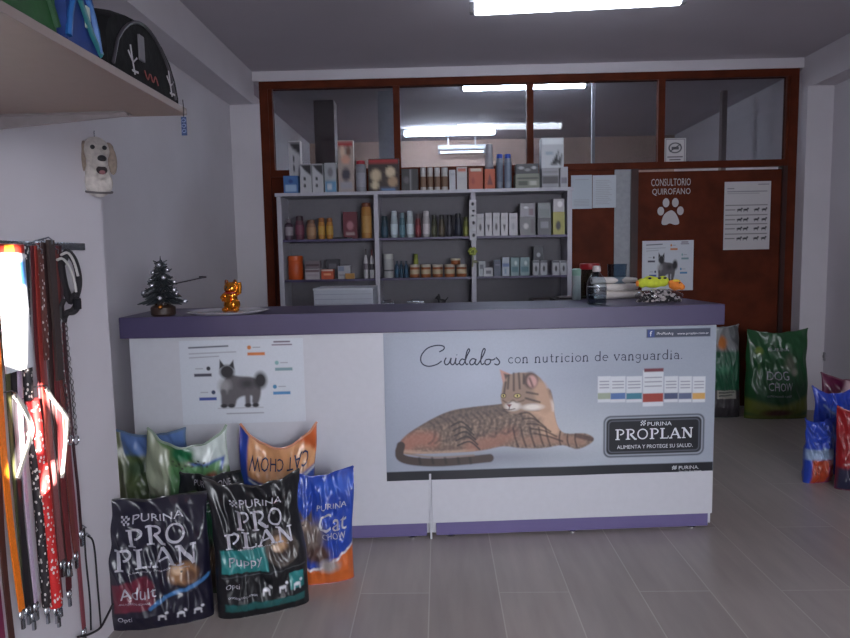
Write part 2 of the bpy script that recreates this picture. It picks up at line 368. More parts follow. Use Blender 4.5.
lamp(at(402,126,8.2).x, at(497,126,8.2).x, 8.2, 2.86, 60, 'lit tube lamp seen through the glass, lower and left of the bright one', rr=.034)
lamp(at(438,145,8.75).x, at(486,145,8.75).x, 8.8, 2.72, 4, 'short thin lit tube seen through the glass just above the white boxes', rr=.014)
# ============================================================ counter
ANG = math.atan2(3.097-2.988, 1.315+.423); CO = Vector((-1.455, 2.924, 0)); CM = Matrix.Translation(CO) @ Matrix.Rotation(ANG, 4, 'Z'); CI = CM.inverted()
def onc(px, py, off=0.0):   # point of the counter's front face -> (along, height)
    d = CI.to_3x3() @ (CR*((px-425)/F) - CU*((py-319)/F) + _f); o = CI @ Vector((0, 0, CAMH)); t = (-off-o.y)/d.y; p = o+d*t; return p.x, p.z
def ontop(px, py, z=1.10):
    d = CR*((px-425)/F) - CU*((py-319)/F) + _f; return Vector((0, 0, CAMH)) + d*((z-CAMH)/d.z)
cw = mat('white_laminate', (193,193,200), .35, var=.02); lil = mat('lilac_laminate', (71,63,94), .42, var=.04, scale=8); dark = mat('shadow_dark', (24,22,24), .7)
CL = 2.80
def counter_unit(u0, u1, label):
    t = thing('counter_unit', label, 'counter', CM @ Vector(((u0+u1)/2, 0, 0)), ANG, 'front counter units'); h = (u1-u0)/2
    MB().box(-h+.001, h-.001, .0, .018, .075, 1.0, bev=.002).build('front_panel', cw, t)
    MB().box(-h+.001, -h+.019, .019, .42, .02, 1.0).build('side_panel', cw, t); MB().box(h-.019, h-.001, .019, .42, .02, 1.0).build('side_panel', cw, t)
    MB().box(-h+.02, h-.02, .03, .41, .50, .518).build('shelf', cw, t)
    MB().box(-h+.02, h-.02, .004, .02, .012, .074).build('kickboard', mat('lilac_kickboard', (100,90,134), .42, var=.04, scale=8), t)
    for x in (-h+.09, 0, h-.09): MB().lathe([(.022,0),(.022,.005),(.013,.008),(.013,.012)], x, .03, 12).build('foot', mat('chrome', (200,200,205), .2, 1), t, True)
    if u0 < 1: MB().box(h-.006, h+.004, -.008, 0, .0, .32).build('joint_strip', cw, t)
counter_unit(.03, 1.40, 'white counter front with the fluffy dog poster and food sacks before it')
counter_unit(1.405, 2.775, 'white counter front mostly covered by the big cat banner')
ct = MB().box(0, CL, -.025, .48, 1.003, 1.10, CM, bev=.004).build('countertop', lil)
tag(ct, 'long lilac purple countertop with a thick edge, over both white counter fronts', 'countertop')
# ---- banner on the counter front
uA, zA = onc(383, 332); uB, zB = onc(716, 322.5); _, zC = onc(386, 480); _, zD = onc(714, 471.5)
bz1, bz0 = (zA+zB)/2, (zC+zD)/2
bz1 = min(bz1, .998)
bn = thing('banner', 'wide printed banner with a lying striped cat, on the counter front', 'banner', CM @ Vector((uA, -.001, bz0)), ANG)
BW, BH = uB-uA, bz1-bz0; W, H = 334., 149.
cv = Canvas(W, H, 560, 260, (152,158,172))
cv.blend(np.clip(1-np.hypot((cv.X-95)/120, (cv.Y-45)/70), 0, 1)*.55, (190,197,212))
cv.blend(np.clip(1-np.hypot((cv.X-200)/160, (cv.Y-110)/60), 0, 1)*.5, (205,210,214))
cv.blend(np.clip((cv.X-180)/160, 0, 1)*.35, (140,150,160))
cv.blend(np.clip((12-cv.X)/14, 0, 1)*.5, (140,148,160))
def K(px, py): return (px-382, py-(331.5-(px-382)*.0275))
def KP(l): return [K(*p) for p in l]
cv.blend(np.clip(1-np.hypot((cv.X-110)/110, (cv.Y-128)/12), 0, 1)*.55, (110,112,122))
body = smooth_pts(KP([(396,452),(395,443),(403,433),(425,419),(447,409),(470,405),(497,402),(512,398),(530,396),(546,386),(551,400),(552,412),(556,426),(564,432),(583,432),(592,437),(588,443),(575,448),(560,444),(540,447),(518,447),(500,445),(478,449),(450,451)]), 5, True)
mB = cv.mask(body, 1.6)
cv.blend(mB, (132,112,100))
n1 = np.array([[noise.noise(Vector((x*.35, y*.35, 1)))*.5+.5 for x in np.linspace(0, W, 560)] for y in np.linspace(0, H, 260)])
rs = random.Random(4)
def fur(pts, wd, col, a=.8, soft=1.6):
    d = np.full(cv.X.shape, 1e9)
    q = smooth_pts(KP(pts), 5)
    for p, r in zip(q[:-1], q[1:]): d = np.minimum(d, cv.seg(p, r))
    cv.blend(mB*a*np.clip(.5-(d-wd/2)/soft, 0, 1), col)
fm_ = mB*np.clip((n1-.42)*5, 0, 1)*.45; cv.blend(fm_, (84,70,66)); cv.blend(mB*np.clip((.50-n1)*5, 0, 1)*.35, (176,146,124))
fur([(425,424),(460,412),(500,406),(520,402)], 9, (96,84,80), .6, 6); fur([(404,432),(426,417),(460,407),(500,401)], 4, (74,64,62), .7, 4); fur([(430,446),(470,446),(500,440)], 5, (96,70,62), .5, 5)
fur([(402,444),(412,438),(428,438)], 15, (168,112,96), .75, 8)
fur([(400,450),(430,452),(470,449)], 3.5, (190,160,138), .8, 3)
fur([(468,445),(490,440),(508,432)], 14, (160,112,96), .7, 8)
fur([(535,404),(548,412),(548,428)], 22, (200,162,136), .95, 9)
fur([(520,400),(545,400),(552,406)], 6, (222,214,208), .85, 4)
fur([(520,440),(550,438),(580,440)], 9, (158,122,104), .8, 5)
for i in range(15):
    x = 428+i*6.2; y = 419-.13*(x-425)-rs.random()*2
    fur([(x-3, y), (x+3+rs.random()*3, y+8), (x+2, y+16+rs.random()*9), (x-3, y+24)], 2.3, (66,56,54), .6, 2.2)
for i in range(5): fur([(448+i*1.5, 424+i*5), (458+i*2, 420+i*5), (468+i*2, 428+i*5)], 1.8, (52,46,46), .85, 1.2)
for i in range(5): fur([(516+i*4, 412+i*5), (526+i*5, 411+i*6), (536+i*6, 420+i*5)], 1.8, (70,56,52), .8, 1.3)
for x in (512,520,529,538,545): fur([(x-2, 426), (x, 436), (x+3, 445)], 2, (62,50,48), .75, 1.4)
for x in (558,566,574): fur([(x, 430), (x-1, 438), (x+1, 446)], 1.8, (70,54,50), .8, 1.2)
fur([(575,434),(590,438)], 5, (80,60,56), .8, 2)
tail = smooth_pts(KP([(397,444),(396,455),(410,460),(440,461),(486,457)]), 6)
cv.line(tail, 8.5, (70,58,55), 1.6); cv.line(smooth_pts(KP([(402,452),(430,456),(470,454)]), 5), 2, (140,116,100), 1.5, .7)
for x in (415,428,441,454,466): cv.line(KP([(x, 457), (x+1, 462)]), 2.5, (38,34,34), 2, .7)
# head
cv.poly(KP([(497,367),(511,373),(501,385)]), (188,140,128), 1.4); cv.poly(KP([(501,371),(511,373),(504,383)]), (92,76,70), 1.6)
head = smooth_pts(KP([(501,380),(508,372),(520,370),(533,372),(541,380),(544,392),(545,402),(538,409),(522,409),(512,412),(502,407),(498,398),(499,388)]), 5, True)
cv.poly(head, (150,124,108), 1.6)
cv.poly(smooth_pts(KP([(530,382),(541,380),(547,392),(549,408),(538,410)]), 5, True), (184,148,124), 4)
cv.ell(*K(528,378), 8.5, 10, (96,76,70), .3, 1, -.2); cv.ell(*K(529.5,379), 6, 7.6, (196,150,142), .4, 1, -.2); cv.line(KP([(527,376),(530,384)]), 2, (110,80,78), 2)
for q in ([(506,373),(505,386)],[(511,371),(511,388)],[(516,371),(517,386)],[(521,372),(521,381)],[(524,390),(535,392)],[(523,396),(537,400)],[(503,380),(501,392)]): cv.line(KP(q), 2, (60,50,50), 1.6, .8)
cv.ell(*K(510,404), 10, 6, (214,206,200), .5); cv.ell(*K(530,405), 14, 4.5, (224,216,208), .6)
cv.line(smooth_pts(KP([(500,398),(505,401),(510,398),(514,400),(521,398)]), 4), 1.5, (86,66,60), 1.4, .7)
for ex, ey, rx in ((514.5,393.5,3.6),(500.5,393.5,2.4)):
    cv.ell(*K(ex,ey), rx+1, 3, (40,34,34), .4); cv.ell(*K(ex,ey), rx, 2.1, (206,186,120), .4); cv.ell(*K(ex,ey), 1.1, 1.6, (14,14,16), .5)
cv.poly(KP([(503.5,402),(509,402),(506.5,405.5)]), (120,70,66), 1); cv.line(KP([(506.5,405),(506,407.5)]), .9, (60,44,42), 1); cv.line(smooth_pts(KP([(501,407),(506,407.8),(512,406.5)]), 4), .9, (70,52,50), 1)
# little packs
def pk(x0, x1, y0, y1, band, big=0):
    a, b = K(x0, y0), K(x1, y1); cv.rect(a[0], a[1], b[0], b[1], (200,203,208), 1); h = b[1]-a[1]
    cv.rect(a[0], b[1]-h*.36, b[0], b[1]-h*.12, band, 1)
    for i in range(3): cv.line([((a[0]+2), a[1]+h*(.2+.12*i)), (b[0]-2, a[1]+h*(.2+.12*i))], 1.1, (96,98,110), .8, .7)
for x0, x1, band in ((596,609,(150,160,140)),(609,624,(80,110,160)),(625,641,(60,120,140)),(664,678,(70,80,110)),(679,692,(90,100,130)),(693,706,(206,160,90))): pk(x0, x1, 374+(x0-596)*.0, 400, band)
pk(642, 663, 368, 404, (150,60,50)); cv.rect(*K(643,366), *K(663,369), (110,50,60), 1)
# logo plate
def rrect(x0, y0, x1, y1, r): return arc(x1-r, y0+r, r, r, -90, 0, 5)+arc(x1-r, y1-r, r, r, 0, 90, 5)+arc(x0+r, y1-r, r, r, 90, 180, 5)+arc(x0+r, y0+r, r, r, 180, 270, 5)
a, b_ = K(602,417), K(706,457); X0, X1, Y0, Y1 = a[0], b_[0], K(654,413)[1], K(654,456)[1]
cv.poly(rrect(X0, Y0, X1, Y1, 7), (70,74,84), 1.5); cv.poly(rrect(X0+1.5, Y0+1.5, X1-1.5, Y1-1.5, 6), (150,156,166), 1.2); cv.poly(rrect(X0+3, Y0+3, X1-3, Y1-3, 5), (28,30,40), 1.2)
cv.poly(rrect(X0+5, Y0+5, X1-5, Y1-5, 4), (96,100,112), 1.); cv.poly(rrect(X0+5.8, Y0+5.8, X1-5.8, Y1-5.8, 3.5), (14,16,26), 1.)
# facebook-style bar and black foot strip
a = K(645,327); cv.rect(a[0], a[1]-.5, a[0]+65, a[1]+8, (60,66,84), 1); cv.rect(a[0]+1, a[1], a[0]+8, a[1]+7.5, (50,70,130), 1)
cv.rect(0, H-9.5, W, H, (16,18,28), 1)
def bfn(off):
    return lambda x, y: (x/W*BW, -off-.0015*math.sin(x*.06)*math.sin(y*.03), BH*(1-y/H))
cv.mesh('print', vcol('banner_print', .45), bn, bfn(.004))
MB().box(0, BW, -.0022, -.0002, 0, BH).build('backing', mat('vinyl_back', (190,190,195), .5), bn)
ink = mat('dark_ink', (34,36,58), .5, var=0); wink = mat('white_ink', (214,216,222), .5, var=0)
f2 = bfn(.0062)
def bl(geo, px, py, wd, ht, m, nm='lettering', skew=0): x, y = K(px, py); return put_geo(geo, nm, m, bn, x, y, wd, ht, f2, skew)
bl(serif_geo('PROPLAN', .08), 614, 438.6, 80, 10.4, wink)
bl(text_geo('PURINA'), 647, 424.4, 25, 4, wink); bl(text_geo('ALIMENTA Y PROTEGE SU SALUD.'), 616, 448.2, 78, 3.8, wink)
x, y = K(640,424); mk('checker_emblem', [f2(x+i*1.3, y-j*1.3) for j in range(5) for i in range(5)], [(j*5+i, j*5+i+1, (j+1)*5+i+1, (j+1)*5+i) for j in range(4) for i in range(4) if (i+j) % 2 == 0], wink, bn)
bl(text_geo('PURINA.'), 680, 469.5, 21, 3.6, wink); bl(text_geo('Your Pet, Our Passion.'), 680, 472.6, 24, 1.8, wink)
x, y = K(673,469.5); mk('checker_emblem', [f2(x+i*1.2, y-j*.95) for j in range(5) for i in range(5)], [(j*5+i, j*5+i+1, (j+1)*5+i+1, (j+1)*5+i) for j in range(4) for i in range(4) if (i+j) % 2 == 0], wink, bn)
bl(text_geo('f'), 648, 333.3, 2.6, 5, wink); bl(text_geo('/ProPlanArg'), 655, 332.8, 17, 3.4, wink); bl(text_geo('www.proplan.com.ar'), 676, 332.4, 32, 3.0, wink)
bl(serif_geo('con nutricion de vanguardia.', .07), 505.5, 360.8, 176, 11.5, ink, skew=.0)
# handwritten word
def hw(pts, wd=1.1):
    vs, fs = [], []
    for l in pts:
        q = smooth_pts([(390+X/5.3125, 330+Y/5.3125) for X, Y in l], 6); ribbon(vs, fs, [K(*p) for p in q], wd)
    return mk('lettering', [f2(x, y) for x, y in vs], fs, ink, bn)
hw([[(250,104),(274,90),(272,74),(236,70),(190,84),(158,118),(152,150),(166,172),(196,180),(236,170),(262,152)],
    [(286,134),(276,156),(284,172),(300,164),(312,136),(308,160),(318,172),(330,162),(338,136),(334,160),(342,172),(352,164)],
    [(341,118),(343,121)],
    [(384,146),(368,142),(356,158),(362,172),(378,166),(398,120),(410,96),(404,88),(394,108),(386,150),(392,170),(402,166)],
    [(442,144),(424,140),(410,156),(416,172),(432,166),(444,142),(438,162),(446,172),(458,162),(482,120),(492,94),(486,86),(476,104),(468,150),(474,170),(486,164)],
    [(514,142),(496,146),(490,162),(500,172),(516,164),(520,146),(508,142),(530,146),(546,138)],
    [(548,132),(562,146),(568,160),(556,172),(540,166)]], 1.25)
# ============================================================ posters and notices
def animal(cv, x0, y0, s, body=(92,88,92), dark_=(40,38,42), light=(150,148,150)):
    P = lambda l: [(x0+x*s, y0+y*s) for x, y in l]
    cv.poly(smooth_pts(P([(12,24),(20,14),(34,16),(52,18),(60,24),(62,36),(58,50),(50,50),(50,42),(38,42),(30,46),(26,54),(14,54),(12,44),(8,34)]), 5, True), body, 3*s)
    cv.ell(x0+62*s, y0+22*s, 11*s, 14*s, dark_, .5); cv.ell(x0+44*s, y0+26*s, 15*s, 10*s, dark_, .8, .8)
    cv.ell(x0+14*s, y0+28*s, 12*s, 13*s, light, .7, .9); cv.ell(x0+18*s, y0+10*s, 12*s, 11*s, dark_, .4)
    cv.poly(P([(8,6),(9,-6),(15,2)]), dark_, 2*s); cv.poly(P([(21,2),(27,-5),(28,7)]), dark_, 2*s)
    for lx in (12, 22, 44, 54): cv.line(P([(lx, 36), (lx, 53)]), 7*s, body, 3*s); cv.ell(x0+lx*s, y0+54*s, 6*s, 3.5*s, dark_, .5)
    cv.line(P([(4,57),(64,57)]), 1.2*s, (150,150,156), 1.5*s, .7)
def dogposter(name, label, T_, wd, ht, m):
    t = thing(name, label, 'poster', T_[0], T_[1]); cv = Canvas(128, 84, 256, 168, (196,200,208)); cv.rect(0, 0, 128, 84, (200,204,212))
    cv.line([(10,7),(50,6)], 1.6, (96,98,110)); cv.line([(10,13),(58,12)], .9, (150,152,162)); cv.line([(10,17),(40,16)], .9, (150,152,162))
    animal(cv, 34, 24, .78)
    for x, y, cir, bar in ((70,6,(200,120,60),(206,120,66)),(98,22,(130,170,170),(120,150,156)),(95,46,(70,130,170),(70,130,180)),(14,26,(50,50,60),(70,70,84)),(18,50,(50,60,90),(60,80,150))):
        right = x > 60; cv.ell(x+(2 if right else 15), y+2, 2.6, 2.6, cir, .4); cv.rect(x, y+7, x+18, y+10, bar, 1)
        cv.line([(x+(6 if right else 2), y+2), (x+(13 if right else 9), y+2)], .8, (140,142,150))
    cv.line([(46,74),(84,74)], 1.2, (150,152,160)); cv.line([(98,3),(114,3)], 1.4, (90,70,90)); cv.line([(96,6),(116,6)], 1.2, (110,90,110))
    cv.mesh('print', m, t, lambda x, y: (x/128*wd, -.0035, ht*(1-y/84))); MB().box(0, wd, -.0025, -.0003, 0, ht).build('sheet', mat('poster_paper', (196,198,204), .6), t)
    return t
paper = vcol('paper_print', .5)
u0, z1 = onc(179, 341); u1, z0 = onc(306, 421)
dogposter('dog_poster', 'white poster of a grey fluffy dog, on the left counter front', (CM @ Vector((u0, -.001, z0)), ANG), u1-u0, z1-z0, paper)
p0, p1 = at(642,291,PY-.02), at(694,240,PY-.02)
t = dogposter('dog_poster', 'smaller white poster with a grey fluffy dog, low on the brown door', ((p0.x, PY-.012, p0.z), 0), p1.x-p0.x, p1.z-p0.z, paper)
def sheet(name, label, cat, x0, y0, x1, y1, draw, nx=60, ny=90, W_=60, H_=90, Y_=PY-.012, bg=(196,192,194), group=None):
    a, b = at(x0, y1, Y_), at(x1, y0, Y_); t = thing(name, label, cat, (a.x, Y_, a.z), 0, group); w_, h_ = b.x-a.x, b.z-a.z
    cv = Canvas(W_, H_, nx, ny, bg); draw(cv); cv.mesh('print', paper, t, lambda x, y: (x/W_*w_, -.0035, h_*(1-y/H_)))
    MB().box(0, w_, -.0025, -.0003, 0, h_).build('sheet', mat('poster_paper', (196,198,204), .6), t); return t, w_, h_
def dchart(cv):
    cv.line([(44,4),(57,4)], 1.2, (130,128,134)); cv.line([(4,9),(12,9)], 1, (110,108,114)); cv.line([(4,13),(55,13)], 1.2, (130,128,134))
    cv.line([(4,15.5),(45,15.5)], .8, (150,148,152))
    for y in (37, 50, 62, 75):
        cv.line([(2,y-6),(56,y-6)], .9, (70,66,70)); cv.line([(2,y),(14,y)], 1, (70,66,70))
        for x in (20, 28, 42, 52): cv.ell(x, y, 4.2, 1.8, (50,46,50), .5); cv.ell(x+3, y-1.6, 1.6, 1.4, (50,46,50), .5); cv.line([(x-2,y),(x-2.4,y+2.4)], .8, (50,46,50)); cv.line([(x+2,y),(x+2.2,y+2.4)], .8, (50,46,50))
sheet('wall_chart', 'tall white chart with four rows of small animals, on the brown door', 'chart', 723, 181, 771, 250, dchart, 120, 180)
def dnot(cv):
    cv.rect(3, 3, 57, 87, (120,118,124)); cv.rect(5, 5, 55, 85, (196,192,194)); cv.ell(30, 34, 20, 20, (70,68,74), .12); cv.ell(30, 34, 16, 16, (196,192,194), .12)
    cv.rect(20, 30, 40, 40, (90,88,94)); cv.line([(16,46),(44,22)], 3, (70,68,74)); cv.line([(10,66),(50,66)], 4, (90,88,94)); cv.line([(16,76),(44,76)], 4, (90,88,94))
sheet('notice', 'small framed notice with a barred circle, stuck on the glass above the door', 'notice', 664, 138, 686, 164, dnot, 60, 80, Y_=PY+.004)
def dqr(cv):
    cv.line([(12,12),(50,12)], 1, (140,140,150))
    for y in range(66, 84, 4): cv.line([(8,y),(52,y)], 1, (150,150,158))
sheet('paper_notice', 'plain pale blue paper on the boarding right of the shelves, left one of two', 'notice', 571, 175, 592, 209, dqr, bg=(176,184,194))
def dtx(cv):
    for y in range(14, 80, 5): cv.line([(8,y),(50-(y*7) % 13,y)], 1, (148,148,156))
sheet('paper_notice', 'typed white paper sheet left of the pale panel, right one of two', 'notice', 592.5, 175, 616, 208, dtx, bg=(186,192,200))
# door lettering and paw
vin = mat('white_vinyl', (188,182,184), .5, var=0)
a = at(651,196,PY-.014); t = thing('door_lettering', 'white words CONSULTORIO QUIROFANO high on the brown door', 'lettering', (a.x, PY-.0125, a.z))
w1 = at(690,187,PY).x-a.x
dfn = lambda x, y: (x, -.002, -y)
put_geo(text_geo('CONSULTORIO'), 'lettering', vin, t, 0, -(at(670,186,PY).z-a.z), w1, .06, dfn, 0); put_geo(text_geo('QUIROFANO'), 'lettering', vin, t, .01, 0, w1-.01, .06, dfn, 0)
a = at(670,212,PY-.014); t = thing('paw_sticker', 'white paw print sticker under the door lettering', 'sticker', (a.x, PY-.0125, a.z)); s = 6/F*PY/6
def flat(pts, nm): return MB().prism([(x*s, -y*s) for x, y in pts], -.003, -.001).build(nm, vin, t)
flat(smooth_pts([(-8,11),(-6,3),(-1,-1),(3,-1),(7,4),(9,11),(5,12.5),(0,11),(-4,12.5)], 5, True), 'pad')
for x, y, rx, ry in ((-9,-1,3.2,4.2),(-4,-9,3.2,4.4),(5,-9,3.2,4.4),(10,-1,3.2,4.2)): flat(arc(x, y, rx, ry, 0, 345, 16), 'toe')
# ============================================================ food sacks
def pm_(c): return mat('seam_%d_%d_%d' % c, c, .3, coat=.3)
class Sack:
    def __init__(s, w, h, t, seed=0, lean=.0, flop=0., ear=.05, wr=1.0, pinch=.06, taper=0.0, skewx=0.0):
        s.w, s.h, s.t, s.seed, s.lean, s.flop, s.ear, s.wr, s.pinch, s.taper, s.skewx = w, h, t, seed, lean, flop, ear, wr, pinch, taper, skewx
    def S(s, u, v, side=-1, off=0.0):
        hw = s.w/2*(1-s.pinch*math.sin(PI*min(1, max(0, v)))-s.taper*v)
        e = max(0.0, 1-abs(u)**3)**.5; g = (max(0.0, min(1, (1-v)/.6)))**.75*(.62+.38*min(1, v/.12))
        y = side*s.t/2*e*g
        x = u*hw + s.skewx*v*v
        ef = (1-abs(u)**4)*(1-v**6)*min(1, .25+v*3)
        q = Vector((u*1.6+s.seed*7.3, v*2.4, side*3.1+s.seed))
        n = noise.noise(q)*.020 + abs(noise.noise(Vector((u*3.3+v*1.5+s.seed, v*4.2-u, side+s.seed*2))))*-.020 + noise.noise(Vector((u*7+s.seed, v*9+u*3, side)))*.006*(1+1.2*v)
        y += side*(n*s.wr*ef)+side*off*(1 if e*g > .02 else .4)
        c = Vector((v*3.3+s.seed, s.seed*1.7+u*1.1, 5))
        x += noise.noise(c)*.022*s.wr*v*(abs(u)); y += noise.noise(c*1.7+Vector((u*1.5, 0, 3)))*.03*s.wr*v*v
        z = s.h*(v + s.ear*(v**5)*(u*u-.35)*(1+.5*noise.noise(Vector((u*1.5, s.seed, 9)))) + .012*noise.noise(Vector((u*4, s.seed, 2)))*v**8)
        y += s.lean*z - s.flop*max(0, v-.7)**2
        return Vector((x, y, z))
def sack(sk, name, label, cat, loc, rz, cv, m, side_col=None, group=None):
    t = thing(name, label, cat, loc, rz, group); ny, nx = cv.ny, cv.nx
    vs, cols, fs = [], [], []
    for j in range(ny):
        for i in range(nx): vs.append(sk.S(-1+2*i/(nx-1), 1-j/(ny-1), -1)); cols.append(cv.c[j, i])
    for j in range(ny-1):
        for i in range(nx-1): fs.append((j*nx+i, (j+1)*nx+i, (j+1)*nx+i+1, j*nx+i+1))
    n = len(vs); bx, by = nx//3, ny//3
    for j in range(by):
        for i in range(bx):
            v = 1-j/(by-1); vs.append(sk.S(-1+2*i/(bx-1), v, 1)); cols.append(cv.c[min(ny-1, int(j/(by-1)*(ny-1))), 0 if i < bx/2 else nx-1])
    for j in range(by-1):
        for i in range(bx-1): fs.append((n+j*bx+i, n+j*bx+i+1, n+(j+1)*bx+i+1, n+(j+1)*bx+i))
    fs.append([(ny-1)*nx+i for i in range(nx)]+[n+(by-1)*bx+i for i in range(bx)][::-1])
    mk('bag_body', vs, fs, m, t, True, cols)
    # crimped top seam
    mb = MB(); mb.tube([sk.S(-1+2*i/24, 1)+Vector((0, 0, -.004)) for i in range(25)], (.003, .006), 6, flat=(0, 1, 0)); mb.build('top_seam', pm_(tuple(int(255*min(1, max(.02, q))**(1/2.2)) for q in cv.c[1].mean(axis=0))), t, True)
    return t
def sfn(sk, cv, off=.0085): return lambda x, y: sk.S(-1+2*x/cv.W, 1-y/cv.H, -1, off)
def sub(geo, k=1):   # split long faces so lettering follows the sack
    return geo
def put(sk, cv, t, geo, x, y, w_, h_, m, skew=0, nm='lettering'): return put_geo(geo, nm, m, t, x, y, w_, h_, sfn(sk, cv), skew, 1.3)
m_film = mat('clear_film_edge', (60,62,68), .25, coat=.4)
sackm = vcol('glossy_sack_print', .36, .25); inkw = mat('sack_white_ink', (172,170,180), .45, var=0); inkd = mat('sack_dark_ink', (30,40,80), .45, var=0)
def checker(sk, cv, t, x, y, s_, m):
    f = sfn(sk, cv); mk('checker_emblem', [f(x+i*s_, y+j*s_) for j in range(5) for i in range(5)], [(j*5+i, (j+1)*5+i, (j+1)*5+i+1, j*5+i+1) for j in range(4) for i in range(4) if (i+j) % 2 == 0], m, t)
def dogicon(cv, x, y, s_, col):
    cv.ell(x, y, 3.0*s_, 1.5*s_, col, .5); cv.ell(x+3*s_, y-2*s_, 1.4*s_, 1.2*s_, col, .5); cv.line([(x-2*s_, y), (x-2.4*s_, y+3*s_)], .9*s_, col); cv.line([(x+1.8*s_, y), (x+2*s_, y+3*s_)], .9*s_, col)
def glints(cv, n, seed, x0, y0, x1, y1, col=(190,192,200)):
    return cv   # film creases catch the light by themselves
# black premium sacks ------------------------------------------------------
def proplan(label, loc, rz, sk, accent, word, animal_):
    cv = Canvas(100, 130, 120, 156, (24,22,40) if word == 'Adult' else (16,17,22))
    if word == 'Adult':
        cv.poly([(6,82),(40,74),(46,84),(46,106),(6,110)], accent, 2)
        cv.ell(74, 76, 17, 14, (150,112,80), .4); cv.ell(68, 72, 7, 6, (206,176,146), .5); cv.ell(80, 80, 9, 8, (96,66,50), .5); cv.ell(72, 74, 1.5, 1.5, (20,16,16), .4)
        cv.line(smooth_pts([(42,106),(60,96),(78,92),(98,84)], 5), 4, (60,110,160), 1.5)
        iy = 116
    else:
        cv.rect(6, 62, 56, 84, accent); cv.ell(72, 66, 20, 18, (92,84,78), .15); cv.ell(72, 66, 18, 16, (48,38,34), .3)
        cv.ell(70, 62, 11, 9, (176,140,106), .5); cv.ell(66, 66, 5, 4, (206,180,156), .5); cv.ell(64, 62, 1.4, 1.4, (20,16,16), .4); cv.ell(72, 61, 1.4, 1.4, (20,16,16), .4)
        cv.rect(8, 114, 94, 122, (30,84,84), 1.5); cv.rect(78, 92, 94, 108, accent); cv.line([(6,88),(96,86)], .8, (90,94,98)); iy = 104
    for x in ((52,70,86) if word == 'Adult' else (52,70,86)): dogicon(cv, x, iy, 1.5, (200,200,206))
    t = sack(sk, 'pet_food_sack', label, 'pet food sack', loc, rz, cv, sackm, group=None)
    checker(sk, cv, t, 22, 14, 1.9, inkw); put(sk, cv, t, text_geo('PURINA'), 32, 21.5, 46, 7, inkw)
    put(sk, cv, t, serif_geo('PRO'), 26, 44, 52, 18, inkw); put(sk, cv, t, serif_geo('PLAN'), 12, 66 if word == 'Adult' else 60, 76, 19 if word == 'Adult' else 14, inkw)
    put(sk, cv, t, text_geo('Alimenta y Protege su Salud'), 24, 71 if word == 'Adult' else 61.8 , 56, 2.8 if word == 'Adult' else 1.4, inkw)
    put(sk, cv, t, text_geo(word), 14, (95 if word == 'Adult' else 79), 34 if word == 'Adult' else 36, 11, inkw)
    put(sk, cv, t, text_geo('Opti'), 10, 119 if word == 'Adult' else 100, 14, 6.5, inkw)
    put(sk, cv, t, text_geo('ADULTOS RAZAS MEDIANAS') if word == 'Adult' else text_geo('CACHORROS TODAS LAS RAZAS'), 12, 100 if word == 'Adult' else 108, 30, 1.8, inkw)
    return t
def fl(px, py): p = ontop(px, py, 0); return p
# adult sack
a, b = fl(113,637), fl(199,622)
pA = proplan('black food sack marked Adult in dark red, leftmost in front on the floor', ((a+b)/2+Vector((0,.06,0))), math.atan2(b.y-a.y, b.x-a.x)*.8, Sack(.365, .475, .15, 3, .05, 0, .05, 1.25, .02, -.06, -.02), (104,34,52), 'Adult', 0)
a, b = fl(219,626), fl(300,607)
pP = proplan('black food sack with a teal Puppy panel, right of the Adult sack', ((a+b)/2+Vector((0,.06,0))), math.atan2(b.y-a.y, b.x-a.x)*.8, Sack(.345, .505, .15, 8, .05, .1, .09, 1.5, .03, -.03, -.02), (34,116,116), 'Puppy', 1)
# blue cat food sack
cv = Canvas(100, 150, 90, 135, (34,66,158))
cv.poly([(0,118),(40,128),(70,112),(100,100),(100,150),(0,150)], (198,98,42), 3); cv.line(smooth_pts([(0,116),(40,127),(100,98)], 5), 3, (220,220,226), 2)
cv.ell(34, 84, 26, 34, (112,98,92), .5); cv.ell(22, 66, 13, 12, (134,116,106), .5); cv.poly([(10,58),(14,46),(20,56)], (90,74,68), 2); cv.poly([(24,56),(32,46),(34,60)], (90,74,68), 2)
cv.ell(44, 106, 26, 16, (86,64,58), .5); cv.ell(60, 122, 22, 12, (160,150,146), .6); cv.ell(20, 64, 1.6, 1.6, (20,18,18), .4)
cv.poly([(40,10),(96,6),(98,24),(50,30)], (46,84,180), 6)
sk = Sack(.27, .455, .13, 5, .04, 0, .06, 1.3, .05, .0, .02)
a, b = fl(291,589), fl(349,582)
tB = sack(sk, 'pet_food_sack', 'blue food sack with an orange foot and a grey cat, right of the Puppy sack', 'pet food sack', (a+b)/2+Vector((0,.05,0)), .22, cv, sackm)
put(sk, cv, tB, text_geo('PURINA'), 40, 46, 48, 8, inkw); put(sk, cv, tB, text_geo('Cat'), 44, 76, 46, 24, inkw); put(sk, cv, tB, text_geo('CHOW'), 50, 86, 38, 8, inkw)
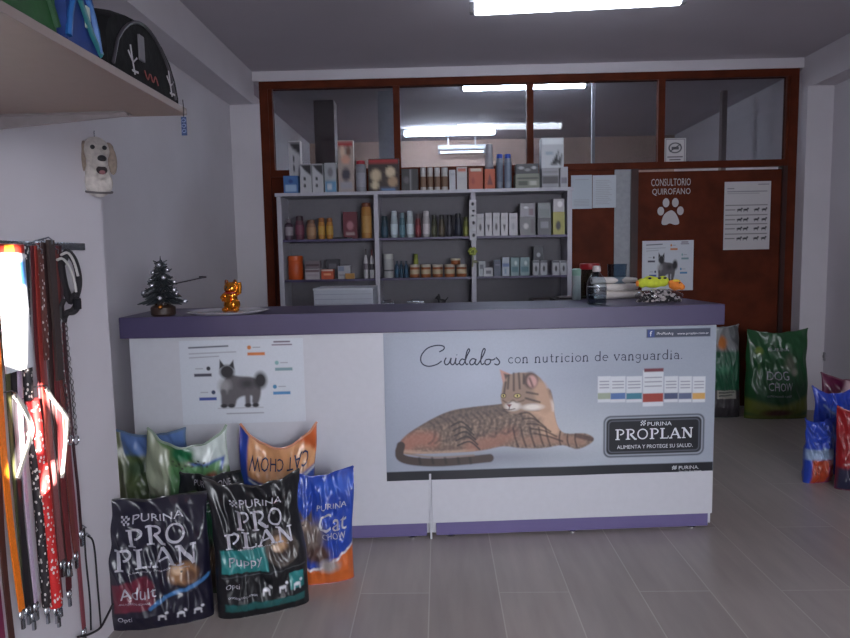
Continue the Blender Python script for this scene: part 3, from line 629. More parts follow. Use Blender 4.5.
# orange and blue cat food sack standing upside down behind
cv = Canvas(100, 120, 90, 108, (36,62,150))
cv.rect(0, 0, 100, 44, (206,150,106), 2); cv.poly([(0,34),(50,44),(100,30),(100,52),(50,62),(0,52)], (44,84,176), 3); cv.line(smooth_pts([(0,36),(50,46),(100,32)], 5), 2.2, (200,206,214), 1.5)
cv.poly([(70,0),(100,0),(100,20)], (196,96,52), 4); cv.rect(0, 0, 12, 60, (40,64,150), 3); cv.rect(60, 62, 88, 70, (150,80,60), 1)
sk = Sack(.34, .56, .14, 11, .02, .25, .18, 1.3, .03, .0, .02)
tO = sack(sk, 'pet_food_sack', 'orange topped blue sack with upside down lettering, behind the Puppy sack', 'pet food sack', at(277, 560, 2.76)*Vector((1,1,0)) if 0 else Vector((at(274,450,2.80).x, 2.81, 0)), .1, cv, sackm)
g = text_geo('CAT CHOW'); put_geo(([(1-x, 1-y) for x, y in g[0]], g[1]), 'lettering', inkd, tO, 15, 29, 74, 15, sfn(sk, cv), 0, 2.0)
# olive and blue sack, far left at the back
cv = Canvas(100, 150, 80, 120, (92,104,64))
cv.rect(12, 0, 100, 26, (88,116,168), 6); cv.poly([(0,0),(14,0),(26,60),(24,150),(0,150)], (118,122,92), 2); cv.line([(14,0),(27,70),(26,150)], 2, (190,190,170), 2)
cv.ell(70, 60, 44, 26, (80,98,60), .6); cv.ell(40, 40, 30, 14, (58,78,54), .7); cv.line([(60,30),(66,90)], 2, (60,56,40), 2); cv.ell(60, 100, 50, 30, (110,124,70), .8)
sk = Sack(.36, .60, .13, 21, .02, .2, .06, 1.4, .02)
sack(sk, 'pet_food_sack', 'olive green sack with a blue sky strip, at the back left beside the wall', 'pet food sack', Vector((at(149,500,2.78).x, 2.80, 0)), -.04, cv, sackm)
# clear bagged white/green sack above centre-left
cv = Canvas(100, 150, 80, 120, (84,112,72))
cv.poly([(50,0),(100,0),(100,34),(62,28)], (190,200,196), 4); cv.ell(46, 10, 16, 12, (26,96,60), .4); cv.poly([(54,22),(96,24),(92,36),(60,36)], (66,88,160), 3)
cv.poly([(0,0),(30,8),(30,60),(0,60)], (150,156,134), 3); cv.rect(30, 26, 90, 64, (92,140,92), 4); cv.ell(78, 42, 12, 9, (140,76,62), .5); cv.rect(0, 60, 100, 150, (58,82,58), 6)
for i in range(12): cv.ell(34+i*3.6, 20+(i*5) % 8, 2, 1.6, (50,54,46), .5)
sk = Sack(.36, .60, .11, 33, .02, .1, .14, 1.6, .02, .05)
sack(sk, 'pet_food_sack', 'green and white sack in creased film, leaning in front of the olive sack', 'pet food sack', Vector((at(190,500,2.66).x, 2.66, 0)), .06, cv, sackm)
# green dog food sack between the two black ones
cv = Canvas(100, 150, 80, 120, (24,84,54))
cv.rect(0, 0, 100, 34, (18,20,26), 3); cv.ell(20, 30, 12, 10, (90,120,60), .5); cv.rect(0, 84, 100, 150, (58,48,38), 20); cv.ell(60, 104, 26, 20, (90,66,48), .6)
cv.poly([(56,8),(100,14),(98,34),(60,26)], (40,42,50), 3)
sk = Sack(.26, .49, .09, 41, .02, .0, .04, 1.3, .02)
tG = sack(sk, 'pet_food_sack', 'dark green dog food sack squeezed between the Adult and Puppy sacks', 'pet food sack', Vector((at(212,560,2.5).x, 2.54, 0)), .1, cv, sackm)
put(sk, cv, tG, text_geo('PURINA ONE'), 22, 14, 60, 8, inkw); put(sk, cv, tG, text_geo('DOG'), 24, 46, 42, 12, inkw); put(sk, cv, tG, text_geo('CHOW'), 46, 28, 44, 9, inkw)
# sacks by the partition at the right
cv = Canvas(100, 140, 90, 126, (28,78,42))
cv.ell(18, 30, 9, 8, (110,130,50), .5); cv.line([(16,50),(17,66)], 3, (70,110,60), 2); cv.ell(66, 50, 13, 18, (96,100,84), .6); cv.ell(72, 64, 8, 8, (140,140,126), .6)
cv.line(smooth_pts([(0,118),(50,128),(100,112)], 5), 22, (104,112,40), 8); cv.ell(46, 130, 30, 9, (86,46,36), .6); cv.rect(0, 134, 100, 140, (96,104,40), 4)
sk = Sack(.50, .70, .2, 51, .02, .1, .05, 1.3, .02, .02, .0)
tD = sack(sk, 'pet_food_sack', 'big green dog food sack standing by the right wall near the brown door', 'pet food sack', Vector((2.70, 5.22, 0)), .0, cv, sackm)
put(sk, cv, tD, text_geo('DOG'), 28, 76, 32, 14, inkw); put(sk, cv, tD, text_geo('CHOW'), 30, 93, 36, 13, inkw); put(sk, cv, tD, text_geo('ADULTOS MEDIANOS Y GRANDES'), 26, 103, 40, 3, inkw); put(sk, cv, tD, text_geo('PURINA'), 34, 30, 30, 5, inkw)
cv = Canvas(100, 150, 80, 120, (30,86,60))
cv.rect(0, 0, 100, 40, (120,122,124), 5); cv.ell(54, 26, 18, 14, (186,110,48), .5); cv.poly([(10,0),(40,30),(60,0)], (160,164,166), 4); cv.poly([(70,0),(100,0),(96,34),(80,24)], (80,84,86), 4)
cv.rect(0, 104, 100, 150, (56,52,56), 3); cv.rect(38, 104, 84, 118, (150,148,138), 1); cv.line([(42,108),(80,107)], 2, (60,60,60)); cv.line([(42,113),(74,112)], 2, (60,60,60)); cv.ell(50, 70, 40, 10, (60,120,90), .8)
sk = Sack(.34, .74, .17, 61, .02, .0, .03, 1.5, .04, .06)
sack(sk, 'pet_food_sack', 'slim green sack in clear crinkled film, behind the counter end at the right', 'pet food sack', Vector((2.27, 5.28, 0)), .0, cv, sackm)
# pile of small packs at the right edge
def rsack(label, pos, rz, sk, cv, tilt=0):
    t = sack(sk, 'pet_food_packet', label, 'pet food packet', pos, rz, cv, sackm); t.rotation_euler = (tilt, 0, rz); return t
cv = Canvas(100, 120, 60, 72, (30,60,170)); cv.ell(50, 30, 30, 12, (70,110,200), .6); cv.rect(10, 60, 60, 80, (56,96,186), 3); cv.line([(20,20),(70,40)], 3, (150,170,210), 3); cv.ell(70,100,24,10,(24,40,110),.6)
rsack('tall blue food packet standing in the pile by the right wall', Vector((2.36, 3.88, 0)), -.1, Sack(.27, .50, .12, 71, .02, .0, .1, 1.4, .05, .12), cv)
cv = Canvas(100, 120, 60, 72, (36,66,170)); cv.rect(0, 54, 100, 74, (140,160,190), 4); cv.rect(10, 74, 60, 120, (170,64,36), 4); cv.rect(60, 74, 100, 120, (130,30,34), 4)
rsack('small blue packet with an orange lower half, leftmost of the pile by the right wall', Vector((2.19, 3.74, 0)), .25, Sack(.19, .36, .11, 72, .02, .0, .1, 1.2, .05), cv)
cv = Canvas(100, 120, 60, 72, (150,28,34)); cv.ell(60, 52, 30, 18, (196,160,150), .5); cv.ell(40, 60, 12, 8, (220,200,196), .5); cv.rect(0, 86, 100, 120, (40,40,66), 5); cv.line([(10,80),(80,76)], 2, (200,190,190), 2)
rsack('red packet with a pale meaty print, at the right edge of the pile', Vector((2.35, 3.60, 0)), -.15, Sack(.27, .45, .13, 73, .02, .0, .08, 1.3, .04), cv)
cv = Canvas(100, 120, 60, 72, (96,26,60)); cv.poly([(40,0),(80,10),(60,44),(30,40)], (190,160,166), 5); cv.rect(0, 60, 100, 120, (60,24,60), 6)
rsack('dark plum packet standing at the back of the pile by the right wall', Vector((2.57, 4.06, 0)), -.1, Sack(.36, .55, .12, 74, .02, .0, .1, 1.3, .05), cv)
# ============================================================ shelving behind the counter
shm = mat('white_shelf_board', (176,174,184), .45, var=.02); shb = mat('shelf_back_board', (112,109,116), .6, var=.03)
SF, SB = 5.1, 5.36; SX0, SX1 = at(278,240,SF).x, at(572,240,SF).x
U = [SX0, at(374.5,240,SF).x, at(471.5,240,SF).x, SX1-.035]; ST, S1, S2, S3 = 1.86, 1.50, 1.185, .93
t = thing('shelving_unit', 'white open shelving unit in three bays of bottles and boxes, behind the counter', 'shelves', ((SX0+SX1)/2, SF, 0)); cx = (SX0+SX1)/2
for x in U: MB().box(x-cx, x-cx+.035, 0, SB-SF, 0, ST-.026, bev=.002).build('upright', shm, t)
MB().box(SX0-cx-.01, SX1-cx+.01, -.01, SB-SF, ST-.026, ST, bev=.002).build('top_board', shm, t)
for i in range(3):
    for z in (S1, S2, S3, .5, .1): MB().box(U[i]-cx+.036, U[i+1]-cx-.001, .012, SB-SF-.012, z-.018, z).build('shelf', lil if z in (S1, S2) else shm, t)
MB().box(SX0-cx+.001, SX1-cx-.001, SB-SF-.008, SB-SF, .03, ST-.028).build('back_board', shb, t)
# ---- goods
def pm(c, rough=.4):
    c = tuple(int(v*.90) for v in c)
    return mat('plastic_%d_%d_%d' % c, c, rough, var=.03)
def span(x0, x1, ytop, z, Y):
    a, b = at(x0, ytop, Y), at(x1, ytop, Y); return (a.x+b.x)/2, b.x-a.x, max(.02, a.z-z)
def panel(t, w_, h_, y, prints, bg, nx=14, ny=18):
    cv = Canvas(10, 10, nx, ny, tuple(v*.9 for v in bg))
    for p in prints:
        if p[0] == 'r': cv.rect(*p[1:5], p[5], .7)
        elif p[0] == 'e': cv.ell(*p[1:5], p[5], .4)
        elif p[0] == 'l': cv.line([(p[1], p[2]), (p[3], p[4])], p[6], p[5], .6)
        elif p[0] == 'p': cv.poly(p[1], p[2], .7)
    return cv.mesh('printed_face', vcol('carton_print', .45), t, lambda x, z: (-w_/2+x/10*w_, y, h_*(1-z/10)))
def box(label, x0, x1, ytop, z, col, prints=(), Y=5.17, d=.07, name='carton', cat='box', group=None, rz=0, zt=0):
    x, w_, h_ = span(x0, x1, ytop, z+zt, Y-d/2); t = thing(name, label, cat, (x, Y, z+zt+.0005), rz, group); w_ *= .97
    MB().box(-w_/2, w_/2, -d/2, d/2, 0, h_, bev=.0015).build('carton_body', pm(col, .5), t)
    panel(t, w_*.97, h_*.98, -d/2-.0008, prints, col); return t
def bottle(label, x0, x1, ytop, z, col, capc, band=None, Y=5.15, kind='b', group=None, name='bottle', cat='bottle', prints=None):
    x, w_, h_ = span(x0, x1, ytop, z, Y); r = w_/2*.95; t = thing(name, label, cat, (x, Y, z+.0005), 0, group)
    if kind == 'b': pr = [(r*.9,0),(r,.006),(r,h_*.66),(r*.85,h_*.74),(r*.5,h_*.80),(r*.5,h_*.82)]; cp = [(r*.58,h_*.82),(r*.6,h_*.83),(r*.55,h_),(r*.3,h_)]
    elif kind == 'w': pr = [(r*.85,0),(r*.95,.006),(r,h_*.4),(r*.92,h_*.7),(r*.78,h_*.8)]; cp = [(r*.8,h_*.80),(r*.8,h_*.97),(r*.6,h_)]
    elif kind == 's': pr = [(r*.95,0),(r,.006),(r,h_*.84),(r*.8,h_*.88)]; cp = [(r*.85,h_*.88),(r*.85,h_*.98),(r*.7,h_)]
    elif kind == 'j': pr = [(r*.95,0),(r,.004),(r,h_*.74),(r*.92,h_*.78)]; cp = [(r*1.0,h_*.78),(r*1.02,h_*.8),(r*1.0,h_*.98),(r*.9,h_)]
    elif kind == 't': pr = [(r*.9,0),(r,.006),(r*.98,h_*.55),(r*.55,h_*.72),(r*.3,h_*.8)]; cp = [(r*.34,h_*.8),(r*.36,h_*.82),(r*.28,h_*.98),(r*.2,h_)]
    MB().lathe(pr, seg=18).build('bottle_body', pm(col), t, True); MB().lathe(cp, seg=16).build('cap', pm(capc), t, True)
    if band:
        z0, z1, c = band; MB().lathe([(r*1.012,h_*z0),(r*1.016,h_*z0+.001),(r*1.016,h_*z1),(r*1.012,h_*z1+.001)], seg=18).build('label_band', pm(c, .5), t, True)
    return t
D_ = (40,38,44); Wt = (196,196,202)
# --- on top of the unit
Z = ST
g_top = None
box('blue carton at the far left end on top of the shelving', 283, 298, 176, Z, (70,116,178), [('r',1,5,9,9,(150,176,204)),('e',5,3,2,1.5,(40,70,130))], Y=5.17)
box('tall white carton with a black corner, behind the blue one on the shelving top', 288, 300, 141, Z, Wt, [('p',[(0,0),(10,0),(10,2.5),(3,1.2)],D_),('e',4,3.2,1,.7,D_),('e',4,5,1,1,D_)], Y=5.27)
box('left one of two white cartons with a black slanted corner, on the shelving top', 299.5, 311, 164, Z, Wt, [('p',[(0,0),(10,0),(10,4),(4,2)],D_),('e',4,5,1.4,.8,D_),('e',4,7.5,1.4,.8,D_)])
box('right one of two white cartons with a black slanted corner, on the shelving top', 311.5, 323, 164, Z, Wt, [('p',[(0,0),(10,0),(10,4),(4,2)],D_),('e',4,5,1.4,.8,D_),('e',4,7.5,1.4,.8,D_)])
box('pale carton with a blue lower half, just left of the tall red topped carton', 324, 336, 163, Z, (176,178,184), [('r',0,6,10,10,(96,140,176)),('e',5,3,3,2,(120,118,124)),('r',2,7,6,9,(190,200,210))])
box('tall carton with a red top and pale animal faces, on top of the shelving', 337, 353, 140.5, Z, (180,164,156), [('r',0,0,10,1,(160,40,44)),('e',3,2,2,1.4,(206,180,160)),('e',7,2,2,1.2,(110,80,66)),('e',5,3.6,4,1,(200,150,130)),('e',5,6.5,3.6,1.6,(60,56,70)),('r',1,8,9,9.4,(150,150,160))])
bottle('grey canister with a red cap, right of the tall red topped carton', 355, 366, 161, Z, (140,140,148), (170,44,56), (.15,.6,(160,160,170)), kind='s')
box('wide carton with a red top edge and beige faces, on top of the shelving', 367.5, 399, 159, Z, (60,44,42), [('r',0,0,10,1.2,(160,36,40)),('e',2.4,5,2.2,2.4,(190,170,140)),('e',2,8,1.6,1.6,(196,180,150)),('e',7.3,4,2,2,(206,186,156)),('e',8,7,2,2,(170,140,110)),('r',4,9,9,10,(90,120,160))])
box('small dark grey carton between the wide beige one and the white pill bottles', 401, 418, 169, Z, (58,56,60), [('r',5,0,6,10,(120,120,124)),('e',3,5,2,2,(90,86,90))])
for i, (a, b) in enumerate(((420,426),(427,433),(434,440),(441,448))):
    bottle('%s white pill bottle with a brown label on top of the shelving' % ('leftmost', 'second from left', 'third from left', 'rightmost')[i], a, b, 168, Z, (196,194,192), (206,204,204), (.15,.6,(134,104,84)), kind='j', group='white pill bottles on top of the shelving')
box('plain narrow white carton on top of the shelving, right of the pill bottles', 449, 455.5, 170, Z, Wt, [('l',2,2,8,2,(150,150,160),.8)])
box('white carton with a thin orange top stripe, on top of the shelving', 456.5, 467, 167, Z, (204,202,202), [('r',1,.6,9,1.8,(196,90,60)),('l',2,5,8,5,(170,170,176),.6)])
box('orange carton on top of the shelving, left of two orange ones', 468.5, 483, 168, Z, (188,82,50), [('r',1,0,9,1.4,(206,196,180)),('e',3,6,1.4,2,(150,54,36))])
box('darker orange carton on top of the shelving, in front of the tall spray bottle', 484.5, 495, 169, Z, (196,84,44), [('p',[(5,2),(8,8),(2,8)],(110,40,30))], d=.06, Y=5.14)
bottle('tall pale grey spray bottle rising behind the orange cartons', 484.5, 493.5, 144.5, Z, (176,176,184), (182,182,190), (.3,.5,(140,140,150)), Y=5.27, kind='w')
bottle('grey spray can with a bright blue cap, left one of a pair', 495.8, 503.2, 154.5, Z, (136,146,162), (44,84,190), (.2,.75,(120,132,150)), kind='s')
bottle('grey spray can with a bright blue cap, right one of a pair', 504, 511.5, 154.5, Z, (136,146,162), (44,84,190), (.2,.75,(120,132,150)), kind='s')
a_ = box('greenish grey flat carton on top of the shelving, right of the blue capped cans', 515, 540, 174, Z, (122,126,112), [('l',1,3,9,3,(60,60,60),1),('r',1,5,5,8,(70,76,66)),('r',6,5,9,8,(160,160,150))], d=.12)
zt = at(520,174,5.11).z-Z+.001
box('black and white patterned flat carton resting on the greenish grey carton', 516, 539, 164, Z, (70,70,74), [('e',2,4,1.6,2,(150,150,154)),('e',5,6,1.6,2,(120,120,124)),('e',8,4,1.4,2,(156,156,160))], d=.11, zt=zt)
box('pale grey carton with a dark band, under the white bird carton up on the shelving', 541.5, 559.5, 168, Z, (160,160,166), [('r',0,4,10,8,(78,76,80)),('l',1,2,9,2,(110,110,116),.6)], d=.12)
box('narrow white carton at the right end on top of the shelving', 560.3, 568, 167, Z, (180,180,188), [('r',1,5,9,8,(120,120,128))], d=.1)
zt = at(550,168,5.11).z-Z+.001
box('white carton with black bird shapes, topmost of its stack on the shelving', 541, 564, 138, Z, (200,204,210), [('p',[(4,9),(8,4),(7,9)],(40,42,48)),('p',[(7,8),(9.5,5),(9,9.5)],(50,52,58)),('r',0,0,10,2,(214,218,222)),('l',2,5,5,5,(120,140,160),.7)], d=.1, zt=zt)
# --- first row
Z = S1
g = 'coloured small bottles on the upper left shelf'
bottle('dark purple small bottle, at the left end of the upper left shelf', 284, 293, 219, Z, (70,50,66), (120,110,116), (.2,.6,(150,140,148)), kind='b')
bottle('maroon small bottle with a dark cap, second on the upper left shelf', 294.5, 304, 216, Z, (92,44,60), (60,40,50), (.2,.6,(120,60,80)), kind='w')
bottle('tan brown small bottle on the upper left shelf', 306, 316, 220, Z, (150,112,84), (120,80,60), (.2,.6,(176,136,100)), kind='w')
bottle('orange yellow bottle on the upper left shelf, left one of two alike', 317.5, 325, 218, Z, (188,128,50), (150,90,40), (.2,.6,(206,160,70)), kind='w')
bottle('orange yellow bottle on the upper left shelf, right one of two alike', 325.6, 333, 218, Z, (188,128,50), (150,90,40), (.2,.6,(206,160,70)), kind='w')
t = thing('grooming_scissors', 'thin dark grooming scissors lying on the upper left shelf', 'scissors', (at(344,232,5.16).x, 5.15, Z+.006), .1)
stl = mat('dark_steel', (90,92,98), .3, 1)
for s in (-1, 1):
    MB().tube([(-.09,s*.012,0),(0,0,.003*s),(.03,-s*.012,0)], (.006,.002), 6).build('blade', stl, t, True)
    MB().tube([(.045+.018*math.cos(a), -s*.018+.013*math.sin(a), 0) for a in np.linspace(0, 2*PI, 14)[:-1]], .003, 6, closed=True).build('finger_loop', stl, t, True)
box('small maroon carton standing at the back of the upper left shelf', 342.5, 357, 212, Z, (112,34,52), [('e',5,5,3,2,(170,110,120)),('l',2,8,8,8,(190,170,170),.6)], Y=5.27)
bottle('tall gold brown bottle at the right end of the upper left shelf', 360.5, 371.5, 203, Z, (176,124,60), (120,60,34), (.15,.62,(196,150,84)), kind='s')
cols = [((34,60,76),(30,50,60),216,380.5,388),((176,190,196),(190,200,206),211,390,397.5),((84,118,130),(130,150,160),213,399,404.8),((180,192,196),(196,204,208),211,406,413.3),((110,36,44),(90,80,84),214,414.8,420.8),((190,184,186),(204,198,200),211,422.2,429.6),((70,72,50),(46,46,40),215,431,436.8),((76,66,52),(34,32,34),215,438.4,444.6),((50,48,56),(26,26,30),215,446.2,452.4),((30,34,48),(22,24,30),213.5,454.4,461.6),((120,124,58),(96,100,50),217,463,468.5)]
nm = ['dark teal bottle at the left end of the upper middle shelf','pale blue white bottle beside the dark teal one','slim grey teal bottle between two pale bottles','pale bottle left of the dark red bottle','dark red bottle on the upper middle shelf','white bottle right of the dark red bottle','dark olive bottle on the upper middle shelf','brownish bottle with a black cap on the upper middle shelf','charcoal bottle with a black cap on the upper middle shelf','blue black bottle, darkest on the upper middle shelf','yellow olive short bottle at the right end of the upper middle shelf']
for (c, cc, y, a, b), l in zip(cols, nm): bottle(l, a, b, y, Z, c, cc, (.12,.5,tuple(min(255, int(v*1.15+12)) for v in c)), kind='w')
for i, (a, b) in enumerate(((476.5,484),(484.8,492),(492.6,499.8),(500.6,508),(508.8,517.5))):
    box('%s of the five white cartons with a dark mark on the upper right shelf' % ('leftmost','second','middle','fourth','rightmost')[i], a, b, 213 if i else 214, Z, (194,192,196), [('p',[(3,5),(7,5),(5,8.5)],(60,56,60)) if i in (1,3) else ('e',5,6,2.2,2,(70,66,70) if i != 4 else (150,150,156)),('l',2,2,8,2,(150,148,152),.6)], group='white cartons on the upper right shelf')
def stack(l1, l2, x0, x1, ym, yt, c1, c2, p1=(), p2=(), Z=None, d=.08):
    box(l1, x0, x1, ym, Z, c1, p1, d=d); zt = at(x0, ym, 5.17-d/2).z-Z+.001; box(l2, x0+.3, x1-.4, yt, Z, c2, p2, d=d*.95, zt=zt)
stack('dark grey carton, lower of the left stack on the upper right shelf', 'silver grey carton on top of the left stack, upper right shelf', 519.5, 535.5, 217, 203.5, (120,118,122), (150,148,154), [('e',4,5,2,2,(190,188,186)),('r',7,1,9,9,(90,86,90))], [('e',4,3,2,1,(206,206,210)),('r',6,4,9,9,(110,90,100))], Z)
stack('dark grey carton, lower of the right stack on the upper right shelf', 'grey green carton on top of the right stack, upper right shelf', 537.5, 551.5, 218, 203, (98,98,104), (140,146,148), [('r',2,2,8,6,(130,130,138))], [('r',1,4,9,9,(116,122,124))], Z)
stack('yellow carton with a black round mark, at the right end of the upper right shelf', 'white glossy carton on top of the yellow one, upper right shelf', 552.8, 565, 212, 199, (176,170,90), (190,186,190), [('e',4.5,6,2.6,2.6,(30,30,32))], [('e',6,4,3,3,(214,212,214))], Z)
# --- second row
Z = S2
t = bottle('big bright orange jar with a domed lid, at the left of the lower left shelf', 287.5, 303, 256, Z, (206,84,30), (214,92,34), None, Y=5.17, kind='j', name='jar', cat='jar')
stack('white box with dark bands, lower of two on the lower left shelf', 'greyish bottle pack on the white box, lower left shelf', 304.5, 320, 269, 261, (184,174,178), (120,108,114), [('r',0,1,10,3,(96,70,78)),('r',1,5,9,7,(150,140,146))], [('r',0,4,10,7,(70,50,56))], Z)
box('small orange carton in front on the lower left shelf', 320.8, 333.5, 269.5, Z, (196,80,44), [('r',0,0,10,1.5,(206,190,180)),('r',2,4,8,6,(220,150,110))], d=.06, Y=5.14)
box('dark carton standing behind the small orange carton, lower left shelf', 326, 339, 259.5, Z, (56,52,62), [('r',2,2,8,5,(90,88,96))], Y=5.24)
box('white and grey carton on the lower left shelf', 337.5, 350.5, 266, Z, (184,182,188), [('r',0,0,5,4,(120,130,150)),('l',1,7,9,7,(120,118,126),.8)], Y=5.17)
box('tiny amber carton in front of the white and grey carton', 345, 354.5, 273.5, Z, (180,130,60), [], Y=5.115, d=.02)
bottle('slender white bottle, left one of a pair beside the shelf upright', 363, 368, 249, Z, (196,194,198), (70,60,66), (.3,.5,(120,110,120)), kind='t')
bottle('slender white bottle, right one of a pair beside the shelf upright', 369, 374, 250, Z, (200,198,202), (120,60,60), (.3,.5,(60,56,64)), kind='t')
bottle('white stacked pots shape at the left end of the lower middle shelf', 383.5, 393.5, 254, Z, (176,176,176), (196,196,192), (.28,.34,(90,90,94)), kind='j', name='jar', cat='jar')
for a, b, l in ((394.6,398.8,'leftmost'),(399.4,403.2,'middle'),(403.9,408.2,'rightmost')): bottle('%s of three little dark blue bottles on the lower middle shelf' % l, a, b, 261, Z, (34,66,92), (26,50,66), (.2,.5,(40,84,110)), kind='b', group='little dark blue bottles')
for i, (a, b) in enumerate(((409.5,419.8),(420.6,431),(432,443),(444,455),(456,466.8))):
    bottle('%s amber pot with a white lid on the lower middle shelf' % ('leftmost','second','middle','fourth','rightmost')[i], a, b, 264.5, Z, (156,86,40), (200,190,176), (.25,.6,(196,176,146)), kind='j', group='amber pots on the lower middle shelf', name='jar', cat='jar')
x, w_, h_ = span(451, 460.5, 258, Z, 5.15); zt = at(455,264.5,5.15).z-Z
t = thing('jar', 'single amber pot standing on top of the row of amber pots', 'jar', (at(455.5,260,5.15).x, 5.15, Z+zt+.002)); r = w_/2
MB().lathe([(r*.95,0),(r,.003),(r,.03)], seg=16).build('bottle_body', pm((150,84,40)), t, True); MB().lathe([(r*1.03,.031),(r*1.03,.045),(r*.9,.047)], seg=16).build('cap', pm((206,196,170)), t, True)
bottle('small yellow green bottle behind the amber pots', 413, 418.5, 254, Z, (150,156,60), (130,140,50), None, Y=5.25, kind='w')
box('white carton with grey marks at the left end of the lower right shelf', 478.5, 485.5, 261.5, Z, (170,174,180), [('r',2,2,7,5,(96,98,106))], Y=5.19)
box('low white carton in front at the left of the lower right shelf', 484, 493, 268, Z, (198,198,202), [('r',2,3,8,7,(100,100,108))], Y=5.14, d=.05)
box('dark blue grey carton on the lower right shelf', 493.8, 501, 260, Z, (66,72,98), [('l',2,3,8,3,(110,116,140),.6)])
box('white and pale blue carton on the lower right shelf', 502, 509.5, 257.5, Z, (176,186,198), [('r',0,3,10,5,(90,110,150)),('r',3,6,6,9,(120,140,160))])
for i, (a, b) in enumerate(((510.5,519.3),(520,529.5))): box('%s pale teal carton of two alike on the lower right shelf' % ('left','right')[i], a, b, 257.5, Z, (136,164,168), [('r',1,5,9,8,(70,110,120)),('e',6,3,2,1.5,(190,206,208))], group='pale teal cartons')
for i, (a, b) in enumerate(((532.5,539.6),(540.3,547.5),(552.5,559.6),(560.3,567))): box('%s of four white cartons with a dark shape on the lower right shelf' % ('leftmost','second','third','rightmost')[i], a, b, 260.5, Z, (188,190,196), [('e',5,5.5,2.2,2.6,(60,60,66)),('r',0,0,10,1.4,(80,80,90))], group='white cartons with a dark shape')
box('small black carton with a pale face, stacked above the white cartons, lower right shelf', 533.5, 543.5, 246.5, Z, (48,50,62), [('e',5,6,2.5,2,(170,172,180))], zt=at(538,260.5,5.135).z-Z+.001, d=.06)
# hanging strips
t = thing('sachet_strip', 'white hanging strip with black shapes on the shelf upright', 'strip', (at(474,200,SF).x-.012, SF-.012, at(474,200,SF).z), .0)
cv = Canvas(10, 40, 16, 60, (186,184,190))
for i in range(6): cv.ell(5+(i % 2), 4+i*6.2, 2.6, 2.4, D_, .5)
cv.mesh('printed_face', vcol('carton_print', .45), t, lambda x, y: ((x-5)/10*.055, -.003-.004*math.sin(y*.6), -y/40*.31))
MB().box(-.0275, .0275, -.0015, .0, -.31, 0).build('strip_back', pm(Wt), t)
t = thing('plastic_flower', 'yellow green plastic flower hung on the upright above the lower right shelf', 'flower', (at(472.5,256,SF).x, SF-.02, at(472,254,SF).z))
for i in range(6):
    a = i*PI/3; MB().ball((.022*math.cos(a), -.002, .022*math.sin(a)+.02), (.017,.006,.013), 10).build('petal', pm((150,160,60)), t, True)
MB().ball((0,-.006,.02), .011, 10).build('flower_centre', pm((110,120,50)), t, True)
MB().tube([(0,0,.0),(.003,0,-.03),(-.002,0,-.10)], .006, 6).build('stem', pm((150,150,110)), t, True)
MB().ball((.02,-.004,-.06), (.018,.005,.012), 8).build('leaf', pm((140,140,110)), t, True)
# --- bottom shelf: instruments and figurine
Z = S3
t = thing('dog_figurine', 'little black dog figurine peeking over the counter from the bottom middle shelf', 'figurine', (at(442,300,5.13).x, 5.14, Z), .3)
mb = MB(); mb.ball((0,0,.06),(.035,.02,.022)); mb.ball((-.03,0,.095),(.018,.014,.018)); mb.ball((-.045,0,.09),(.012,.009,.008)); mb.tube([(-.02,0,.065),(-.03,0,.09)], .014)
for x in (-.022,.022):
    for y in (-.011,.011): mb.tube([(x,y,.055),(x,y,.0)], .008)
mb.tube([(.03,0,.07),(.05,0,.095)], .006); mb.ball((-.026,.01,.115),(.006,.004,.01)); mb.ball((-.026,-.01,.115),(.006,.004,.01))
remesh('dog_body', mb, mat('black_gloss', (22,22,26), .3), t, .0035)
stl2 = mat('bright_steel', (176,180,186), .25, 1)
for x0, x1, l in ((381,394,'steel instrument tray at the left of the bottom middle shelf'),(407,424,'steel instrument tray left of the black dog figurine')):
    a, b = at(x0,303,5.15), at(x1,303,5.15); t = thing('steel_tray', l, 'tray', ((a.x+b.x)/2, 5.18, Z+.012)); w_ = (b.x-a.x)/2
    MB().box(-w_, w_, -.05, .05, 0, .045, bev=.01).build('tray_body', stl2, t); MB().tube([(-w_,-.052,.047),(w_,-.052,.047),(w_,.052,.047),(-w_,.052,.047)], .004, 6, closed=True).build('rim', stl2, t)
    MB().tube([(-w_*.6,0,.06),(w_*.5,.01,.066)], .004, 6).build('handle', stl2, t)
# ============================================================ behind the counter
t = thing('work_table', 'dark brown low cabinet top behind the counter, right of the shelves', 'table', (1.02, 4.35, 0)); wd = mat('dark_table_top', (62,44,42), .45, var=.15, scale=8)
MB().box(-.36, .42, -.45, .45, 1.00, 1.03, bev=.004).build('table_top', wd, t)
for x in (-.33, .38):
    for y in (-.41, .41): MB().box(x-.02, x+.02, y-.02, y+.02, 0, 1.0).build('leg', wd, t)
t = thing('cash_drawer', 'flat dark device lying on the dark brown table behind the counter', 'device', (.90, 4.25, 1.03)); MB().box(-.16, .12, -.12, .12, 0, .03, bev=.006).build('base', pm((44,36,38)), t); MB().box(-.13, .08, -.09, .09, .031, .042, bev=.004).build('lid', pm((90,80,82)), t)
